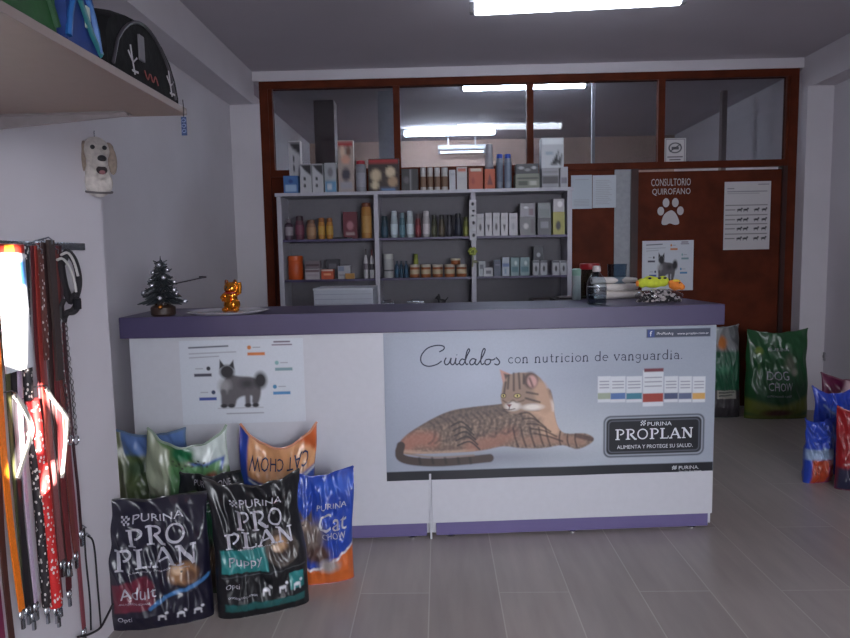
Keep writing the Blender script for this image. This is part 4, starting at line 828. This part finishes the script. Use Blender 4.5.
# printer case
pz = at(343,288,3.95).z; a, b = at(313.5,295,3.95), at(373,295,3.95)
t = thing('back_desk', 'plain white work desk close behind the counter', 'desk', ((a.x+b.x)/2, 4.05, 0)); MB().box(-.6, .6, -.22, .3, .77, .80).build('desk_top', shm, t)
for x in (-.58,.58): MB().box(x-.015, x+.015, -.2, .28, 0, .77).build('side_panel', shm, t)
t = thing('printer', 'white ridged printer case showing above the counter, left of centre', 'printer', ((a.x+b.x)/2, 4.05, .80)); w_ = (b.x-a.x)/2
mb = MB(); mb.box(-w_, w_, -.1, .2, 0, pz-.80-.012, bev=.006); mb.build('case', pm((176,180,194)), t)
for i in range(4): MB().box(-w_+.008, w_-.008, -.104, -.1, pz-.80-.04-i*.03, pz-.80-.036-i*.03).build('ridge', pm((150,154,168)), t)
MB().box(-w_-.003, w_+.003, -.103, .203, pz-.812, pz-.80, bev=.003).build('lid', pm((190,194,204)), t)
# ============================================================ things on the counter
def ct_at(px, py): p = ontop(px, py, 1.101); return p
p = ct_at(225, 314.0); t = thing('round_plate', 'flat round white plate under the golden cat on the counter', 'plate', (p.x, p.y+.05, 1.1005))
MB().lathe([(.13,0),(.17,.004),(.19,.012),(.186,.014),(.16,.007),(.001,.006)], seg=40).build('plate_body', mat('white_glaze', (196,194,200), .2, coat=.4), t, True)
gold = mat('gold_gloss', (236,150,52), .16, 1, var=.05)
p = ct_at(229, 314.5); t = thing('lucky_cat_figurine', 'small shiny golden waving cat figurine on the round plate', 'figurine', (p.x, p.y+.05, 1.109), -.1)
mb = MB(); mb.ball((0,0,.035),(.040,.034,.036)); mb.ball((0,-.003,.075),(.030,.026,.034)); mb.ball((0,-.004,.112),(.034,.028,.029)); 
for s_ in (-1,1):
    mb.ball((s_*.024,-.018,.012),(.018,.024,.013)); mb.ball((s_*.021,-.002,.137),(.010,.007,.016))
mb.tube([(.026,-.006,.085),(.044,-.012,.092),(.047,-.014,.118),(.044,-.018,.138)], [.012,.011,.011,.013], 10); mb.tube([(-.026,-.006,.085),(-.036,-.024,.068),(-.022,-.036,.058)], [.011,.011,.012], 10)
mb.ball((0,-.030,.105),(.012,.008,.008))
body = remesh('cat_body', mb, gold, t, .003)
dk = mat('black_gloss', (22,22,26), .3)
for s_ in (-1,1):
    MB().ball((s_*.012,-.0305,.117),(.004,.003,.005)).build('eye', dk, body, True); MB().ball((s_*.021,-.008,.143),(.006,.004,.009)).build('inner_ear', mat('brown_red', (90,34,20), .4), body, True)
MB().ball((0,-.038,.107),(.003,.002,.002)).build('nose', dk, body, True)
MB().tube([(.031*math.cos(a),-.003+.029*math.sin(a),.090) for a in np.linspace(0, 2*PI, 20)[:-1]], .004, 8, closed=True).build('collar', mat('red_enamel', (150,30,24), .3), t, True)
MB().lathe([(.012,0),(.012,.005)], M=Matrix.Translation((0,-.036,.062))@Matrix.Rotation(PI/2,4,'X'), seg=14).build('coin', gold, t, True)
# little tree
p = ct_at(158, 317); t = thing('tabletop_tree', 'small dark christmas tree with silver ornaments, at the left end of the counter', 'tree', (p.x, p.y+.06, 1.1005), .2)
tf = mat('dark_tinsel', (54,58,62), .3, .3, var=.4, scale=90, coat=.3); rs = random.Random(2)
MB().lathe([(.045,0),(.055,.01),(.055,.04),(.04,.05)], cy=.0, seg=16).build('base_pot', mat('dark_brown_bark', (56,40,34), .5), t, True)
MB().lathe([(.012,.04),(.010,.12),(.004,.24)], seg=8).build('trunk', mat('dark_brown_bark', (56,40,34), .5), t, True)
mb = MB()
for k in range(7):
    z = .065+k*.028; R_ = .098*(1-k/7.6)
    for i in range(12):
        a = 2*PI*i/12+k*.3; r_ = R_*(.85+.3*rs.random()); q = Vector((math.cos(a)*r_, math.sin(a)*r_, z-.012+.01*rs.random()))
        mb.tube([(0,0,z+.016), tuple(q*.5+Vector((0,0,(z+.016)*.5))), tuple(q)], [.006,.012,.002], 5)
        for s_ in range(3):
            b_ = q*(.5+.17*s_); b_.z = z+.01-.006*s_; mb.tube([tuple(b_), (b_.x+rs.uniform(-.02,.02), b_.y+rs.uniform(-.02,.02), b_.z+rs.uniform(-.008,.014))], .0025, 4)
mb.tube([(0,0,.24),(0,0,.275)], [.006,.001], 5); mb.build('foliage', tf, t)
sv = mat('silver_ball', (206,206,214), .2, .7)
for k in range(16):
    z = .065+.18*k/16; a = k*2.4; R_ = .10*(1-(z-.06)/.22); MB().ball((R_*math.cos(a), R_*math.sin(a)-.01, z), .0105, 12).build('ornament', sv, t, True)
for k in range(3): MB().ball((.03*math.cos(k*2.1-1.6), .035*math.sin(k*2.1-1.6)-.02, .045), .012, 10).build('ornament', mat('copper_ball', (170,110,50), .25, .8), t, True)
# clear dispenser bottle
clr = glassmat('clear_plastic', (226,234,238), .95, .06)
def cyl_thing(name, label, cat, px, py, parts, dy=0):
    p = ct_at(px, py); t = thing(name, label, cat, (p.x, p.y+dy, 1.1005))
    for nm, pr, m in parts: MB().lathe(pr, seg=24).build(nm, m, t, True)
    return t
cyl_thing('plastic_bottle', 'clear plastic bottle with a pale cap, standing nearest on the counter', 'bottle', 598, 304.5, [
    ('bottle_body', [(.043,0),(.047,.006),(.047,.09),(.044,.115),(.030,.14),(.017,.155),(.016,.165)], clr), ('liquid', [(.040,.004),(.043,.01),(.043,.05),(.04,.052)], glassmat('clear_liquid', (222,230,234), .95, .05)),
    ('label_band', [(.0475,.045),(.0478,.046),(.0478,.085),(.0475,.086)], glassmat('frosted_label', (214,214,220), .85, .4)), ('cap', [(.019,.160),(.020,.164),(.019,.185),(.014,.188)], pm((206,196,196)))], .03)
cyl_thing('spray_tube', 'slim white tube with a pale green cap, left of the clear bottle', 'tube', 580, 301, [
    ('bottle_body', [(.020,0),(.023,.004),(.023,.13)], pm((172,184,182))), ('cap', [(.023,.1305),(.0245,.133),(.0245,.165),(.018,.169)], pm((150,190,170)))], .09)
cyl_thing('storage_jar', 'greenish jar with a wide red lid, behind the clear bottle', 'jar', 597, 300, [
    ('jar_body', [(.048,0),(.052,.006),(.052,.15),(.048,.16)], glassmat('green_jar', (176,196,180), .85, .1)), ('lid', [(.054,.161),(.056,.164),(.056,.19),(.05,.194)], pm((160,32,38)))], .17)
cyl_thing('plastic_cup', 'clear bluish plastic tub behind the white rolls on the counter', 'tub', 625, 300, [
    ('tub_wall', [(.042,0),(.044,.004),(.052,.185),(.054,.188)], glassmat('bluish_tub', (180,200,216), .9, .1))], .16)
# white paper rolls
rl = mat('white_crepe_paper', (206,198,194), .8, var=.06, bump=.3)
for k, (x0, x1, z, dy, r_, l) in enumerate(((603,640,.022,0,.022,'lower front'),(606,646,.023,.05,.022,'lower back'),(603,637,.062,.0,.020,'middle front'),(606,642,.062,.046,.020,'middle back'),(600,640,.10,.022,.019,'topmost'))):
    a, b = ct_at(x0, 301), ct_at(x1, 299); L = (b-a).length; t = thing('paper_roll', '%s roll of the pile of white paper rolls on the counter' % l, 'paper roll', ((a.x+b.x)/2, (a.y+b.y)/2+.04+dy+.06, 1.101+z), .10)
    M = Matrix.Rotation(PI/2, 4, 'Y') @ Matrix.Rotation(0, 4, 'Z'); e = .55 if k == 4 else .8
    MB().lathe([(r_*.5,-L/2+.002),(r_*.98,-L/2),(r_,-L/2+.01),(r_*.95,L/4),(r_*e,L/2-.004),(r_*.4,L/2)], M=M, seg=20).build('roll', rl, t, True)
    MB().lathe([(r_*.4,-L/2-.001),(r_*.45,-L/2+.0015)], M=M, seg=14).build('core', pm((150,140,130)), t, True)
# toys and pellets
lime, org = mat('lime_plush', (196,206,58), .8, var=.12, scale=60, bump=.3), mat('orange_plush', (226,130,50), .8, var=.12, scale=60, bump=.3)
p = ct_at(657, 302); zt = 1.1005+.066
t = thing('plush_toy', 'lime yellow soft toy lying on the bag of dark pellets', 'toy', (p.x, p.y+.06, zt), .08)
mb = MB(); mb.ball((0,0,.03),(.062,.032,.028)); mb.ball((-.058,0,.028),(.026,.026,.024)); mb.ball((.05,0,.035),(.03,.028,.028)); mb.ball((-.02,.0,.05),(.03,.02,.014))
remesh('toy_body', mb, lime, t, .004)
for x in (-.028, .022, .05): MB().ball((x,-.024,.052),(.009,.008,.006), 10).build('black_patch', dk, t, True)
MB().ball((-.084,-.004,.026),(.008,.012,.016), 10).build('snout', org, t, True)
p = ct_at(679, 302); t = thing('plush_toy', 'orange soft toy with a yellow back, at the right end of the pellet bag', 'toy', (p.x+.005, p.y+.06, zt-.012), -.2)
mb = MB(); mb.ball((0,0,.026),(.036,.028,.024)); mb.ball((.026,-.004,.018),(.018,.02,.016)); mb.ball((-.02,0,.04),(.018,.018,.014)); remesh('toy_body', mb, org, t, .004)
MB().ball((0,0,.048),(.022,.018,.010), 10).build('back_patch', mat('yellow_plush', (220,190,60), .8), t, True); MB().ball((.014,-.022,.040), .004, 8).build('eye', dk, t, True)
p = ct_at(662, 303); t = thing('pellet_bag', 'clear bag full of shiny black and white pellets on the counter', 'bag', (p.x, p.y+.045, 1.1005), .05)
for nm, col, n_, sd_ in (('black_pellets', (36,32,34), 150, 1), ('white_pellets', (200,192,188), 110, 2)):
    mb = MB(); rs = random.Random(sd_)
    for k in range(n_):
        a, r_ = rs.random()*2*PI, rs.random()**.5; x, y = .108*r_*math.cos(a), .042*r_*math.sin(a); h_ = .058*(1-r_**3); z = .008+rs.random()*h_
        mb.ball((x, y, z), (.009,.007,.007), 6)
    o = mb.build(nm, mat(nm, col, .3, coat=.4), t, True); o['kind'] = 'stuff'
mb = MB(); mb.ball((0,0,.034),(.122,.055,.034), 20); o = mb.build('clear_film', glassmat('thin_film', (240,240,244), .97, .12), t, True)
# ============================================================ left wall: lead rack
WX = -1.22
def wp(px, py, off=.02):
    d = CR*((px-425)/F) - CU*((py-319)/F) + _f; return Vector((0, 0, CAMH)) + d*((WX+off)/d.x)
ra, rb = wp(0,244,.0), wp(62,243,.0)
rk = thing('hook_rail', 'steel hook rail on the left wall carrying the dog leads', 'rail', (WX, (ra.y+rb.y)/2, 1.405)); L = .27
MB().box(.001, .010, -L, L, -.012, .012, bev=.002).build('rail_bar', stl2, rk)
def strapmat(nm, c, kind=None):
    m = mat('strap_'+nm, c, .6, var=.12, scale=200)
    if kind == 'dash' and not m.get('dash'):
        nt = m.node_tree; b = nt.nodes['Principled BSDF']; v = nt.nodes.new('ShaderNodeTexVoronoi'); v.inputs['Scale'].default_value = 105; tc = nt.nodes.new('ShaderNodeTexCoord')
        mp_ = nt.nodes.new('ShaderNodeMapping'); mp_.inputs['Scale'].default_value = (1,1,.6); nt.links.new(tc.outputs['Object'], mp_.inputs[0]); nt.links.new(mp_.outputs[0], v.inputs['Vector'])
        th = nt.nodes.new('ShaderNodeMath'); th.operation = 'LESS_THAN'; th.inputs[1].default_value = .30; nt.links.new(v.outputs['Distance'], th.inputs[0])
        mx = nt.nodes.new('ShaderNodeMix'); mx.data_type = 'RGBA'; src = b.inputs['Base Color'].links[0].from_socket; nt.links.new(th.outputs[0], mx.inputs[0]); nt.links.new(src, mx.inputs[6]); mx.inputs[7].default_value = lin((206,200,196))+(1,)
        nt.links.new(mx.outputs[2], b.inputs['Base Color']); m['dash'] = 1
    return m
def lead(label, col, pts, wid, off, kind='strap', nm='dog_lead', cat='dog lead', dash=None, hook=True, group=None, thick=.003, m=None):
    P = [wp(x, y, off) for x, y in pts]; o0 = P[0]; t = thing(nm, label, cat, o0, 0, group); q = [p_-o0 for p_ in P]
    q = [Vector(v) for v in smooth_pts([tuple(v) for v in q], 6)] if len(q) > 2 else q
    mm = m or strapmat('%d_%d_%d%s' % (*col, dash or ''), col, dash)
    if kind == 'strap':
        mb = MB(); mb.tube(q, (wid*.7, thick), 4, flat=(0, 1, 0)); mb.build('strap', mm, t)
        MB().tube([q[0]+Vector((-off+.002,0,.0)), q[0]+Vector((-.004,0,.008)), q[0]+Vector((.006,0,.0)), q[0]+Vector((.004,0,-.012))], .0025, 6).build('rail_hook', stl2, t, True)
    elif kind == 'rope':
        MB().tube(q, wid/2, 10).build('rope', mm, t, True)
        MB().tube([q[0]+Vector((-off+.002,0,.0)), q[0]+Vector((-.004,0,.010)), q[0]+Vector((.008,0,.0))], .0025, 6).build('rail_hook', stl2, t, True)
    if hook:
        e = q[-1]; MB().tube([tuple(e+Vector((0,.010*math.cos(a),-.014+.014*math.sin(a)))) for a in np.linspace(0, 2*PI, 14)[:-1]], .0028, 6, closed=True).build('snap_ring', stl2, t, True)
        MB().box(-.004, .004, -.005, .005, -.055, -.028, Matrix.Translation(e), bev=.0015).build('snap_hook', stl2, t)
    return t
lead('orange flat dog lead, brightest and leftmost on the rail', (236,120,16), [(-12,243),(-4,330),(2,430),(10,520),(22,610)], .022, .050)
lead('dark brown lead left of the orange one, hanging to the bottom edge', (74,40,34), [(-8,244),(-4,400),(2,540),(12,640)], .020, .034)
lead('purple and pink lead at the very left edge, low down', (120,34,70), [(-22,250),(-16,430),(-6,560),(2,640)], .022, .045)
lead('olive green lead behind the white card', (84,84,50), [(2,250),(6,330),(10,420),(20,540),(27,600)], .014, .022)
lead('black flat lead right of the orange one', (30,26,30), [(12,246),(14,380),(20,500),(28,606)], .020, .026)
lead('pale lilac narrow lead between two black ones', (186,166,190), [(17,246),(20,400),(28,520),(36,602)], .012, .030)
lead('thick black rope lead with white flecks', (36,30,34), [(24,246),(28,380),(38,500),(47,606)], .026, .034, 'rope', dash='dash')
lead('thick bright red rope lead with white flecks', (196,30,30), [(32,400),(38,440),(46,510),(56,606)], .036, .044, 'rope', dash='dash')
lead('wide maroon lead behind the red rope, left one', (110,46,52), [(34,246),(38,340),(46,440),(54,540),(60,600)], .030, .018)
lead('wide dusty pink maroon lead right of the white card', (134,78,80), [(38,243),(41,330),(48,420),(56,500),(62,560)], .024, .026)
lead('dark studded brown lead in the middle of the rail', (66,46,46), [(45,243),(49,330),(56,420),(63,500),(66,560)], .026, .022)
lead('dark red lead with white stitched marks, right of the bright red rope', (104,34,38), [(52,246),(55,340),(60,440),(66,520),(70,560)], .022, .030)
lead('long dusty rose lead, rightmost wide one reaching lowest', (128,62,72), [(58,246),(62,340),(68,440),(76,530),(84,628)], .018, .020)
lead('thin black cord lead, left one of two at the right of the rail', (26,26,30), [(84,528),(86,560),(90,600),(91,630)], .006, .012, 'rope', hook=False)
lead('thin black cord lead, right one of two at the right of the rail', (26,26,30), [(88,536),(94,545),(98,590),(101,628)], .006, .012, 'rope', hook=False)
lead('thin dark lead beside the chain', (60,30,36), [(60,246),(64,330),(72,430),(78,490),(81,530)], .010, .030)
for nm_, c_, pts_, w_, o_ in (('narrow brick red lead between the black rope and the maroon leads', (150,50,44), [(36,246),(40,340),(48,450),(55,560),(58,610)], .014, .028),
        ('dark wine lead hanging in the thick of the middle leads', (84,30,38), [(48,246),(53,340),(60,440),(66,520),(69,590)], .026, .012),
        ('reddish brown lead just left of the chain leads', (112,52,48), [(56,250),(60,340),(66,440),(72,520),(76,552)], .020, .026),
        ('dark grey lead just right of the orange one', (60,56,60), [(6,250),(8,340),(15,440),(24,540),(33,612)], .016, .016)):
    lead(nm_, c_, pts_, w_, o_)
pale = mat('strap_sun_patch', (206,200,192), .5)  # for two straps added along the sun patches so these show white
lead('pale strap added as a sunlit patch across the dark leads, right one of two', (206,200,192), [(46,388),(55,402),(67,418),(66,440),(62,478)], .012, .062, hook=False, m=pale)
lead('pale strap added as a sunlit patch across the dark leads, left one of two', (206,200,192), [(14,394),(24,408),(32,428),(28,446),(18,478)], .014, .064, hook=False, m=pale)
# chain leads
def chain(label, pts, off, lw=.011):
    P = [wp(x, y, off) for x, y in pts]; o0 = P[0]; t = thing('chain_lead', label, 'chain lead', o0); path = [Vector(v)-o0 for v in smooth_pts([tuple(p_) for p_ in P], 24)]
    s_, mb, k = 0, MB(), 0; step = .0135
    for a, b in zip(path[:-1], path[1:]):
        d = (b-a).length; s_ += d
        if s_ >= step:
            s_ = 0; dr = (b-a).normalized(); side = Vector((0,1,0)) if k % 2 else Vector((1,0,0)); k += 1
            mb.tube([a+dr*.0095*math.cos(q)+side*lw/2*math.sin(q) for q in np.linspace(0, 2*PI, 9)[:-1]], .0016, 5, closed=True)
    mb.build('chain', mat('dull_steel', (110,106,108), .35, .9), t, True)
    MB().tube([path[-1]+Vector((0,.014*math.cos(q),-.014+.014*math.sin(q))) for q in np.linspace(0, 2*PI, 14)[:-1]], .0028, 6, closed=True).build('end_ring', stl2, t, True); return t
chain('steel chain lead at the right of the rack, left strand ending by the rose lead', [(60,318),(62,360),(67,400),(70,436)], .040)
chain('steel chain lead at the right of the rack, rightmost and hanging freely', [(65,316),(68,350),(73,395),(76,436)], .030)
# packed card under the sun
def wallcard(name, label, cat, px0, px1, py0, py1, off, draw, bg, rough=.5):
    a, b = wp(px0, py1, off), wp(px1, py0, off); t = thing(name, label, cat, (WX+off, a.y, a.z)); w_, h_ = b.y-a.y, b.z-a.z
    cv = Canvas(30, 120, 50, 160, bg); draw(cv); cv.mesh('printed_face', vcol('carton_print', .45), t, lambda x, y: (.003, x/30*w_, h_*(1-y/120)))
    MB().box(-.002, .002, 0, w_, 0, h_).build('card', pm(Wt), t); return t
def dcard(cv):
    cv.rect(0, 0, 30, 9, (150,40,30)); cv.rect(8, 1, 18, 9, (206,140,40)); cv.ell(10, 14, 6, 5, (60,80,130), .4, .6); cv.ell(16, 60, 4, 12, (160,160,110), .5, .5); cv.rect(22, 16, 30, 40, (60,110,170), 4)
wallcard('treat_package', 'long white packaged card with a red header, in the sun on the lead rack', 'package', 6, 23, 244, 374, .060, dcard, (206,208,214))
# muzzle / harness at the right end
t = thing('dog_harness', 'black dog harness with white piping, rightmost at the top of the rail', 'harness', wp(66, 256, .03)); o0 = wp(66, 256, .03)
def wl_(l): return [wp(x, y, o_)-o0 for x, y, o_ in l]
bk = mat('black_webbing', (34,30,34), .6, var=.2, scale=80); wt_ = mat('white_piping', (196,192,190), .5)
MB().tube(smooth_pts([tuple(v) for v in wl_([(62,262,.03),(68,254,.03),(75,262,.035),(79,280,.04),(76,296,.04),(71,300,.03),(66,290,.03),(62,270,.03)])], 5, True), (.020,.006), 6, closed=True, flat=(0,1,0)).build('chest_strap', bk, t, True)
MB().tube(smooth_pts([tuple(v) for v in wl_([(57,260,.045),(63,259,.05),(70,268,.052),(75,284,.052),(76,292,.05)])], 5), .004, 6).build('piping', wt_, t, True)
MB().tube(smooth_pts([tuple(v) for v in wl_([(61,255,.045),(68,253,.05),(74,262,.052),(78,276,.052)])], 5), .004, 6).build('piping', wt_, t, True)
MB().tube(smooth_pts([tuple(v) for v in wl_([(72,297,.04),(78,302,.04),(74,310,.045),(66,314,.04),(63,322,.035)])], 5), (.016,.008), 6, flat=(0,1,0)).build('belly_strap', bk, t, True)
MB().tube(smooth_pts([tuple(v) for v in wl_([(64,300,.04),(61,308,.04),(62,318,.04),(67,312,.045)])], 5), (.010,.006), 6, flat=(0,1,0)).build('side_strap', bk, t, True)
o_ = wl_([(77,304,.055)])[0]; MB().box(o_.x-.006, o_.x+.006, o_.y-.016, o_.y+.016, o_.z-.018, o_.z+.018, bev=.003).build('buckle', mat('black_gloss', (22,22,26), .3), t)
t = lead('broad dark leather collar strap hanging beside the harness', (58,44,42), [(50,240),(52,270),(55,310),(58,350),(60,380)], .032, .040, hook=False, nm='leather_strap', cat='strap', thick=.006)
t = lead('short patterned brown lead with a pale band, near the white card', (96,50,44), [(40,250),(42,280),(45,320),(47,360)], .022, .036, hook=False, dash='dash')
# dark cable by the floor
P = [wp(x, y, o_) for x, y, o_ in ((113,604,.09),(106,618,.06),(100,628,.03),(90,634,.02),(78,637,.02))]; o0 = P[0]
t = MB().tube(smooth_pts([tuple(p_-o0) for p_ in P], 6), .004, 8).build('cable', bk, None, True); t.location = o0; tag(t, 'short black cable curving by the foot of the left wall', 'cable')
# ---- wall shelf with pet bags
SZ = 1.722
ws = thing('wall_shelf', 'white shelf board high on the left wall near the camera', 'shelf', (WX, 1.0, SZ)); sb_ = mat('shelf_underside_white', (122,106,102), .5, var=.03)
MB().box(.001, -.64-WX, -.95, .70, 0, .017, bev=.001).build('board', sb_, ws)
mb = MB(); n0 = [(.0,-.042),(.0,-.001),(.45,-.001),(.45,-.008)]
mb.prism(n0, .645, .657); mb.box(.001, .45, .63, .672, -.003, -.0005); mb.build('bracket', mat('grey_bracket', (130,122,124), .5), ws)
def domebag(name, label, cat, y0, y1, prof, x1, depth, m, parts):
    t = thing(name, label, cat, (x1, y0, SZ+.018))
    mb = MB(); bm = bmesh.new(); L = y1-y0; pts = [(y*L, z) for y, z in prof]; K_ = 9
    rows = []
    for k in range(K_):
        f = k/(K_-1); s_ = 1-.10*(abs(2*f-1)**4); rows.append([bm.verts.new((-f*depth, L/2+(y-L/2)*s_, z*s_)) for y, z in pts])
    for a, b in zip(rows[:-1], rows[1:]):
        for i in range(len(pts)): j = (i+1) % len(pts); bm.faces.new((a[i], a[j], b[j], b[i]))
    bm.faces.new(rows[0][::-1]); bm.faces.new(rows[-1]); mb.addbm(bm); mb.build('bag_shell', m, t, True); parts(t, L); return t
blkf = mat('black_nylon', (10,9,11), .8, var=.3, scale=40, bump=.2, spec=.2)
def cparts(t, L):
    MB().tube([(.001, L*.10+L*.8*math.sin(q*PI/12)*0 + L*.8*q/12, .010+.125*math.sin(PI*q/12)**.6) for q in range(13)], .004, 6).build('zip', mat('dark_zip', (60,56,62), .4, .4), t, True)
    wt = mat('pale_print', (150,146,150), .6, var=0)
    for k, y in enumerate((.30, .80)):
        mb = MB()
        for pl in ([(y*L,.07),(y*L+.006,.04),(y*L+.014,.012)], [(y*L-.012,.055),(y*L+.008,.036),(y*L+.028,.05)], [(y*L+.002,.018),(y*L+.03,.02)]): mb.tube([(.003, a, b) for a, b in pl], (.003,.001), 4, flat=(0,1,0))
        mb.build('bone_print', wt, t)
    mb = MB(); mb.tube(smooth_pts([(.003, L*(.46+.035*k_), .026+.008*(-1)**k_) for k_ in range(6)], 5), (.0025,.001), 4, flat=(0,1,0))
    mb.build('red_print', mat('dull_red_print', (110,44,42), .6, var=0), t)
    MB().box(.001, .006, L*.40, L*.46, .05, .105, bev=.002).build('buckle_strap', mat('grey_webbing', (86,82,88), .6), t)
prof = [(0,0),(0,.075),(.04,.105),(.12,.125),(.25,.14),(.42,.148),(.6,.145),(.76,.130),(.88,.10),(.96,.06),(1.0,.02),(1.0,0)]
domebag('pet_carrier', 'black arched nylon pet carrier with red print, at the far end of the wall shelf', 'pet carrier', 1.30, 1.692, prof, -.65, .24, blkf, cparts)
def bparts(t, L):
    MB().box(.001, .005, L*.55, L*.68, .045, .085, bev=.001).build('care_label', mat('pale_label', (150,160,150), .6), t)
    MB().tube([(.002, L*.05+L*.9*q/12, .012+.10*math.sin(PI*q/12)**.7) for q in range(13)], .006, 6).build('blue_piping', mat('sky_blue_trim', (26,80,140), .5), t, True)
    MB().tube([(.003, L*.15, .15),(.004, L*.35, .10),(.004, L*.7, .04),(.003, L*1.0, .01)], (.010,.003), 6, flat=(0,1,0)).build('teal_edge', mat('teal_trim', (28,96,104), .5), t, True)
prof = [(0,0),(0,.14),(.2,.165),(.5,.165),(.75,.15),(.93,.11),(1.0,.05),(1.0,.01),(.97,0)]
domebag('pet_bed', 'blue rounded pet bed leaning between the green one and the black carrier', 'pet bed', 1.175, 1.292, prof, -.65, .30, mat('blue_fabric', (14,44,104), .7, var=.2, scale=25, bump=.2), bparts)
def gparts(t, L): MB().tube([(.002, L*.1+L*.85*q/12, .014+.17*math.sin(PI*q/12)**.7) for q in range(13)], .006, 6).build('dark_piping', mat('dark_green_trim', (16,60,30), .6), t, True)
prof = [(0,0),(0,.22),(.3,.25),(.8,.245),(.95,.22),(1.0,.15),(1.0,0)]
domebag('pet_bed', 'green fabric pet bed at the near end of the wall shelf', 'pet bed', .70, 1.170, prof, -.65, .32, mat('green_fabric', (20,66,28), .7, var=.25, scale=25, bump=.2), gparts)
# blue hang tag below the shelf end
a = at(181, 112, 1.66); t = thing('hang_tag', 'small dark blue hang tag dangling off the end of the wall shelf', 'tag', (-.634, 1.66, a.z))
MB().tube([(0,0,.03),(.001,0,.01),(0,0,-.012)], .0012, 5).build('thread', bk, t); MB().box(-.007, .007, -.001, .001, -.058, -.012, bev=.0008).build('tag_card', pm((44,60,100)), t)
for k in range(3): MB().tube([(.005*math.cos(q), -.0014, -.021-.013*k+.004*math.sin(q)) for q in np.linspace(0, 2*PI, 10)[:-1]], .0009, 4, closed=True).build('tag_mark', pm((150,160,190)), t)
# ---- dog head plaque
c = wp(97, 165, .03); t = thing('dog_head_plaque', 'cream dog head ornament hanging on the left wall below the shelf', 'wall ornament', c, math.radians(38))
fur_ = mat('cream_fur', (190,182,176), .8, var=.14, scale=70, bump=.5); 
mb = MB(); mb.ball((0,.0,.050),(.046,.032,.048)); mb.ball((.004,-.024,.010),(.027,.028,.036)); mb.ball((.006,-.040,.004),(.021,.020,.020)); mb.ball((0,.004,-.060),(.050,.026,.052)); mb.ball((0,.0,-.02),(.042,.026,.05)); mb.ball((.006,-.026,-.040),(.018,.018,.012))
mb.ball((.014,-.02,.066),(.016,.014,.012)); mb.ball((-.014,-.02,.066),(.016,.014,.012))
head_ = remesh('dog_head', mb, fur_, t, .004)
for s_ in (-1, 1):
    mb = MB(); mb.ball((s_*.050,-.004,.014),(.016,.013,.048)); mb.ball((s_*.040,.0,.058),(.018,.014,.024)); remesh('ear', mb, mat('tan_fur', (150,134,122), .8, var=.2, scale=70, bump=.5), t, .004)
    MB().ball((s_*.019+.002,-.034,.056),(.008,.006,.008), 10).build('eye', dk, head_, True)
MB().ball((.007,-.054,.016),(.015,.010,.012), 12).build('nose', dk, head_, True)
MB().ball((.006,-.044,-.022),(.018,.010,.015), 12).build('mouth', mat('dark_mouth', (46,34,36), .6), head_, True)
MB().ball((.006,-.050,-.030),(.010,.007,.008), 12).build('tongue', mat('pink_tongue', (150,100,104), .5), head_, True)
MB().tube([(.044*math.cos(q), .004+.024*math.sin(q)-.003, -.092+.006*math.sin(q)) for q in np.linspace(0, 2*PI, 24)[:-1]], .004, 8, closed=True).build('collar', mat('grey_collar', (90,84,86), .5), t, True)
MB().tube([(0,.012,.09),(0,.014,.115),(.002,.02,.12)], .002, 6).build('hanger', stl2, t, True)
# ---- small rail on the far left wall
def xp(px, py, X):
    d = CR*((px-425)/F) - CU*((py-319)/F) + _f; return Vector((0, 0, CAMH)) + d*(X/d.x)
a, b = xp(168, 285, LW+.05), xp(206, 277, LW+.05); t = thing('wall_rail', 'thin metal rail on the left wall behind the small tree', 'rail', (LW, a.y, a.z))
MB().tube([(.05,0,0),(.05,b.y-a.y,b.z-a.z)], .005, 8).build('bar', stl2, t, True)
for q in (Vector((0,0,0)), Vector((0,b.y-a.y,b.z-a.z))): MB().tube([(.001,q.y,q.z),(.05,q.y,q.z)], .007, 8).build('bracket', mat('dark_zip', (60,56,62), .4, .4), t, True)
# ---- folded paper on the transom
a = at(576, 166, PY-.03); t = tag(MB().prism([(-.045,0),(.045,0),(.045,.008),(-.01,.045),(-.045,.012)], -.05, -.0, None).build('folded_paper', pm((184,182,184))), 'small white folded paper on the ledge right of the shelving', 'paper'); t.location = (a.x, SB-.06, ST+.0005) if 0 else (SX1-.03, SB-.02, ST+.0005)
a = xp(822, 356, RW-.004); t = thing('power_socket', 'small grey power socket low on the right wall above the green sack', 'socket', (RW, a.y, a.z))
MB().box(-.008, -.0005, -.05, .05, -.035, .035, bev=.002).build('plate', pm((170,166,170)), t)
for y in (-.02, .02): MB().box(-.010, -.008, y-.008, y+.008, -.010, .010).build('outlet', pm((110,106,110)), t)
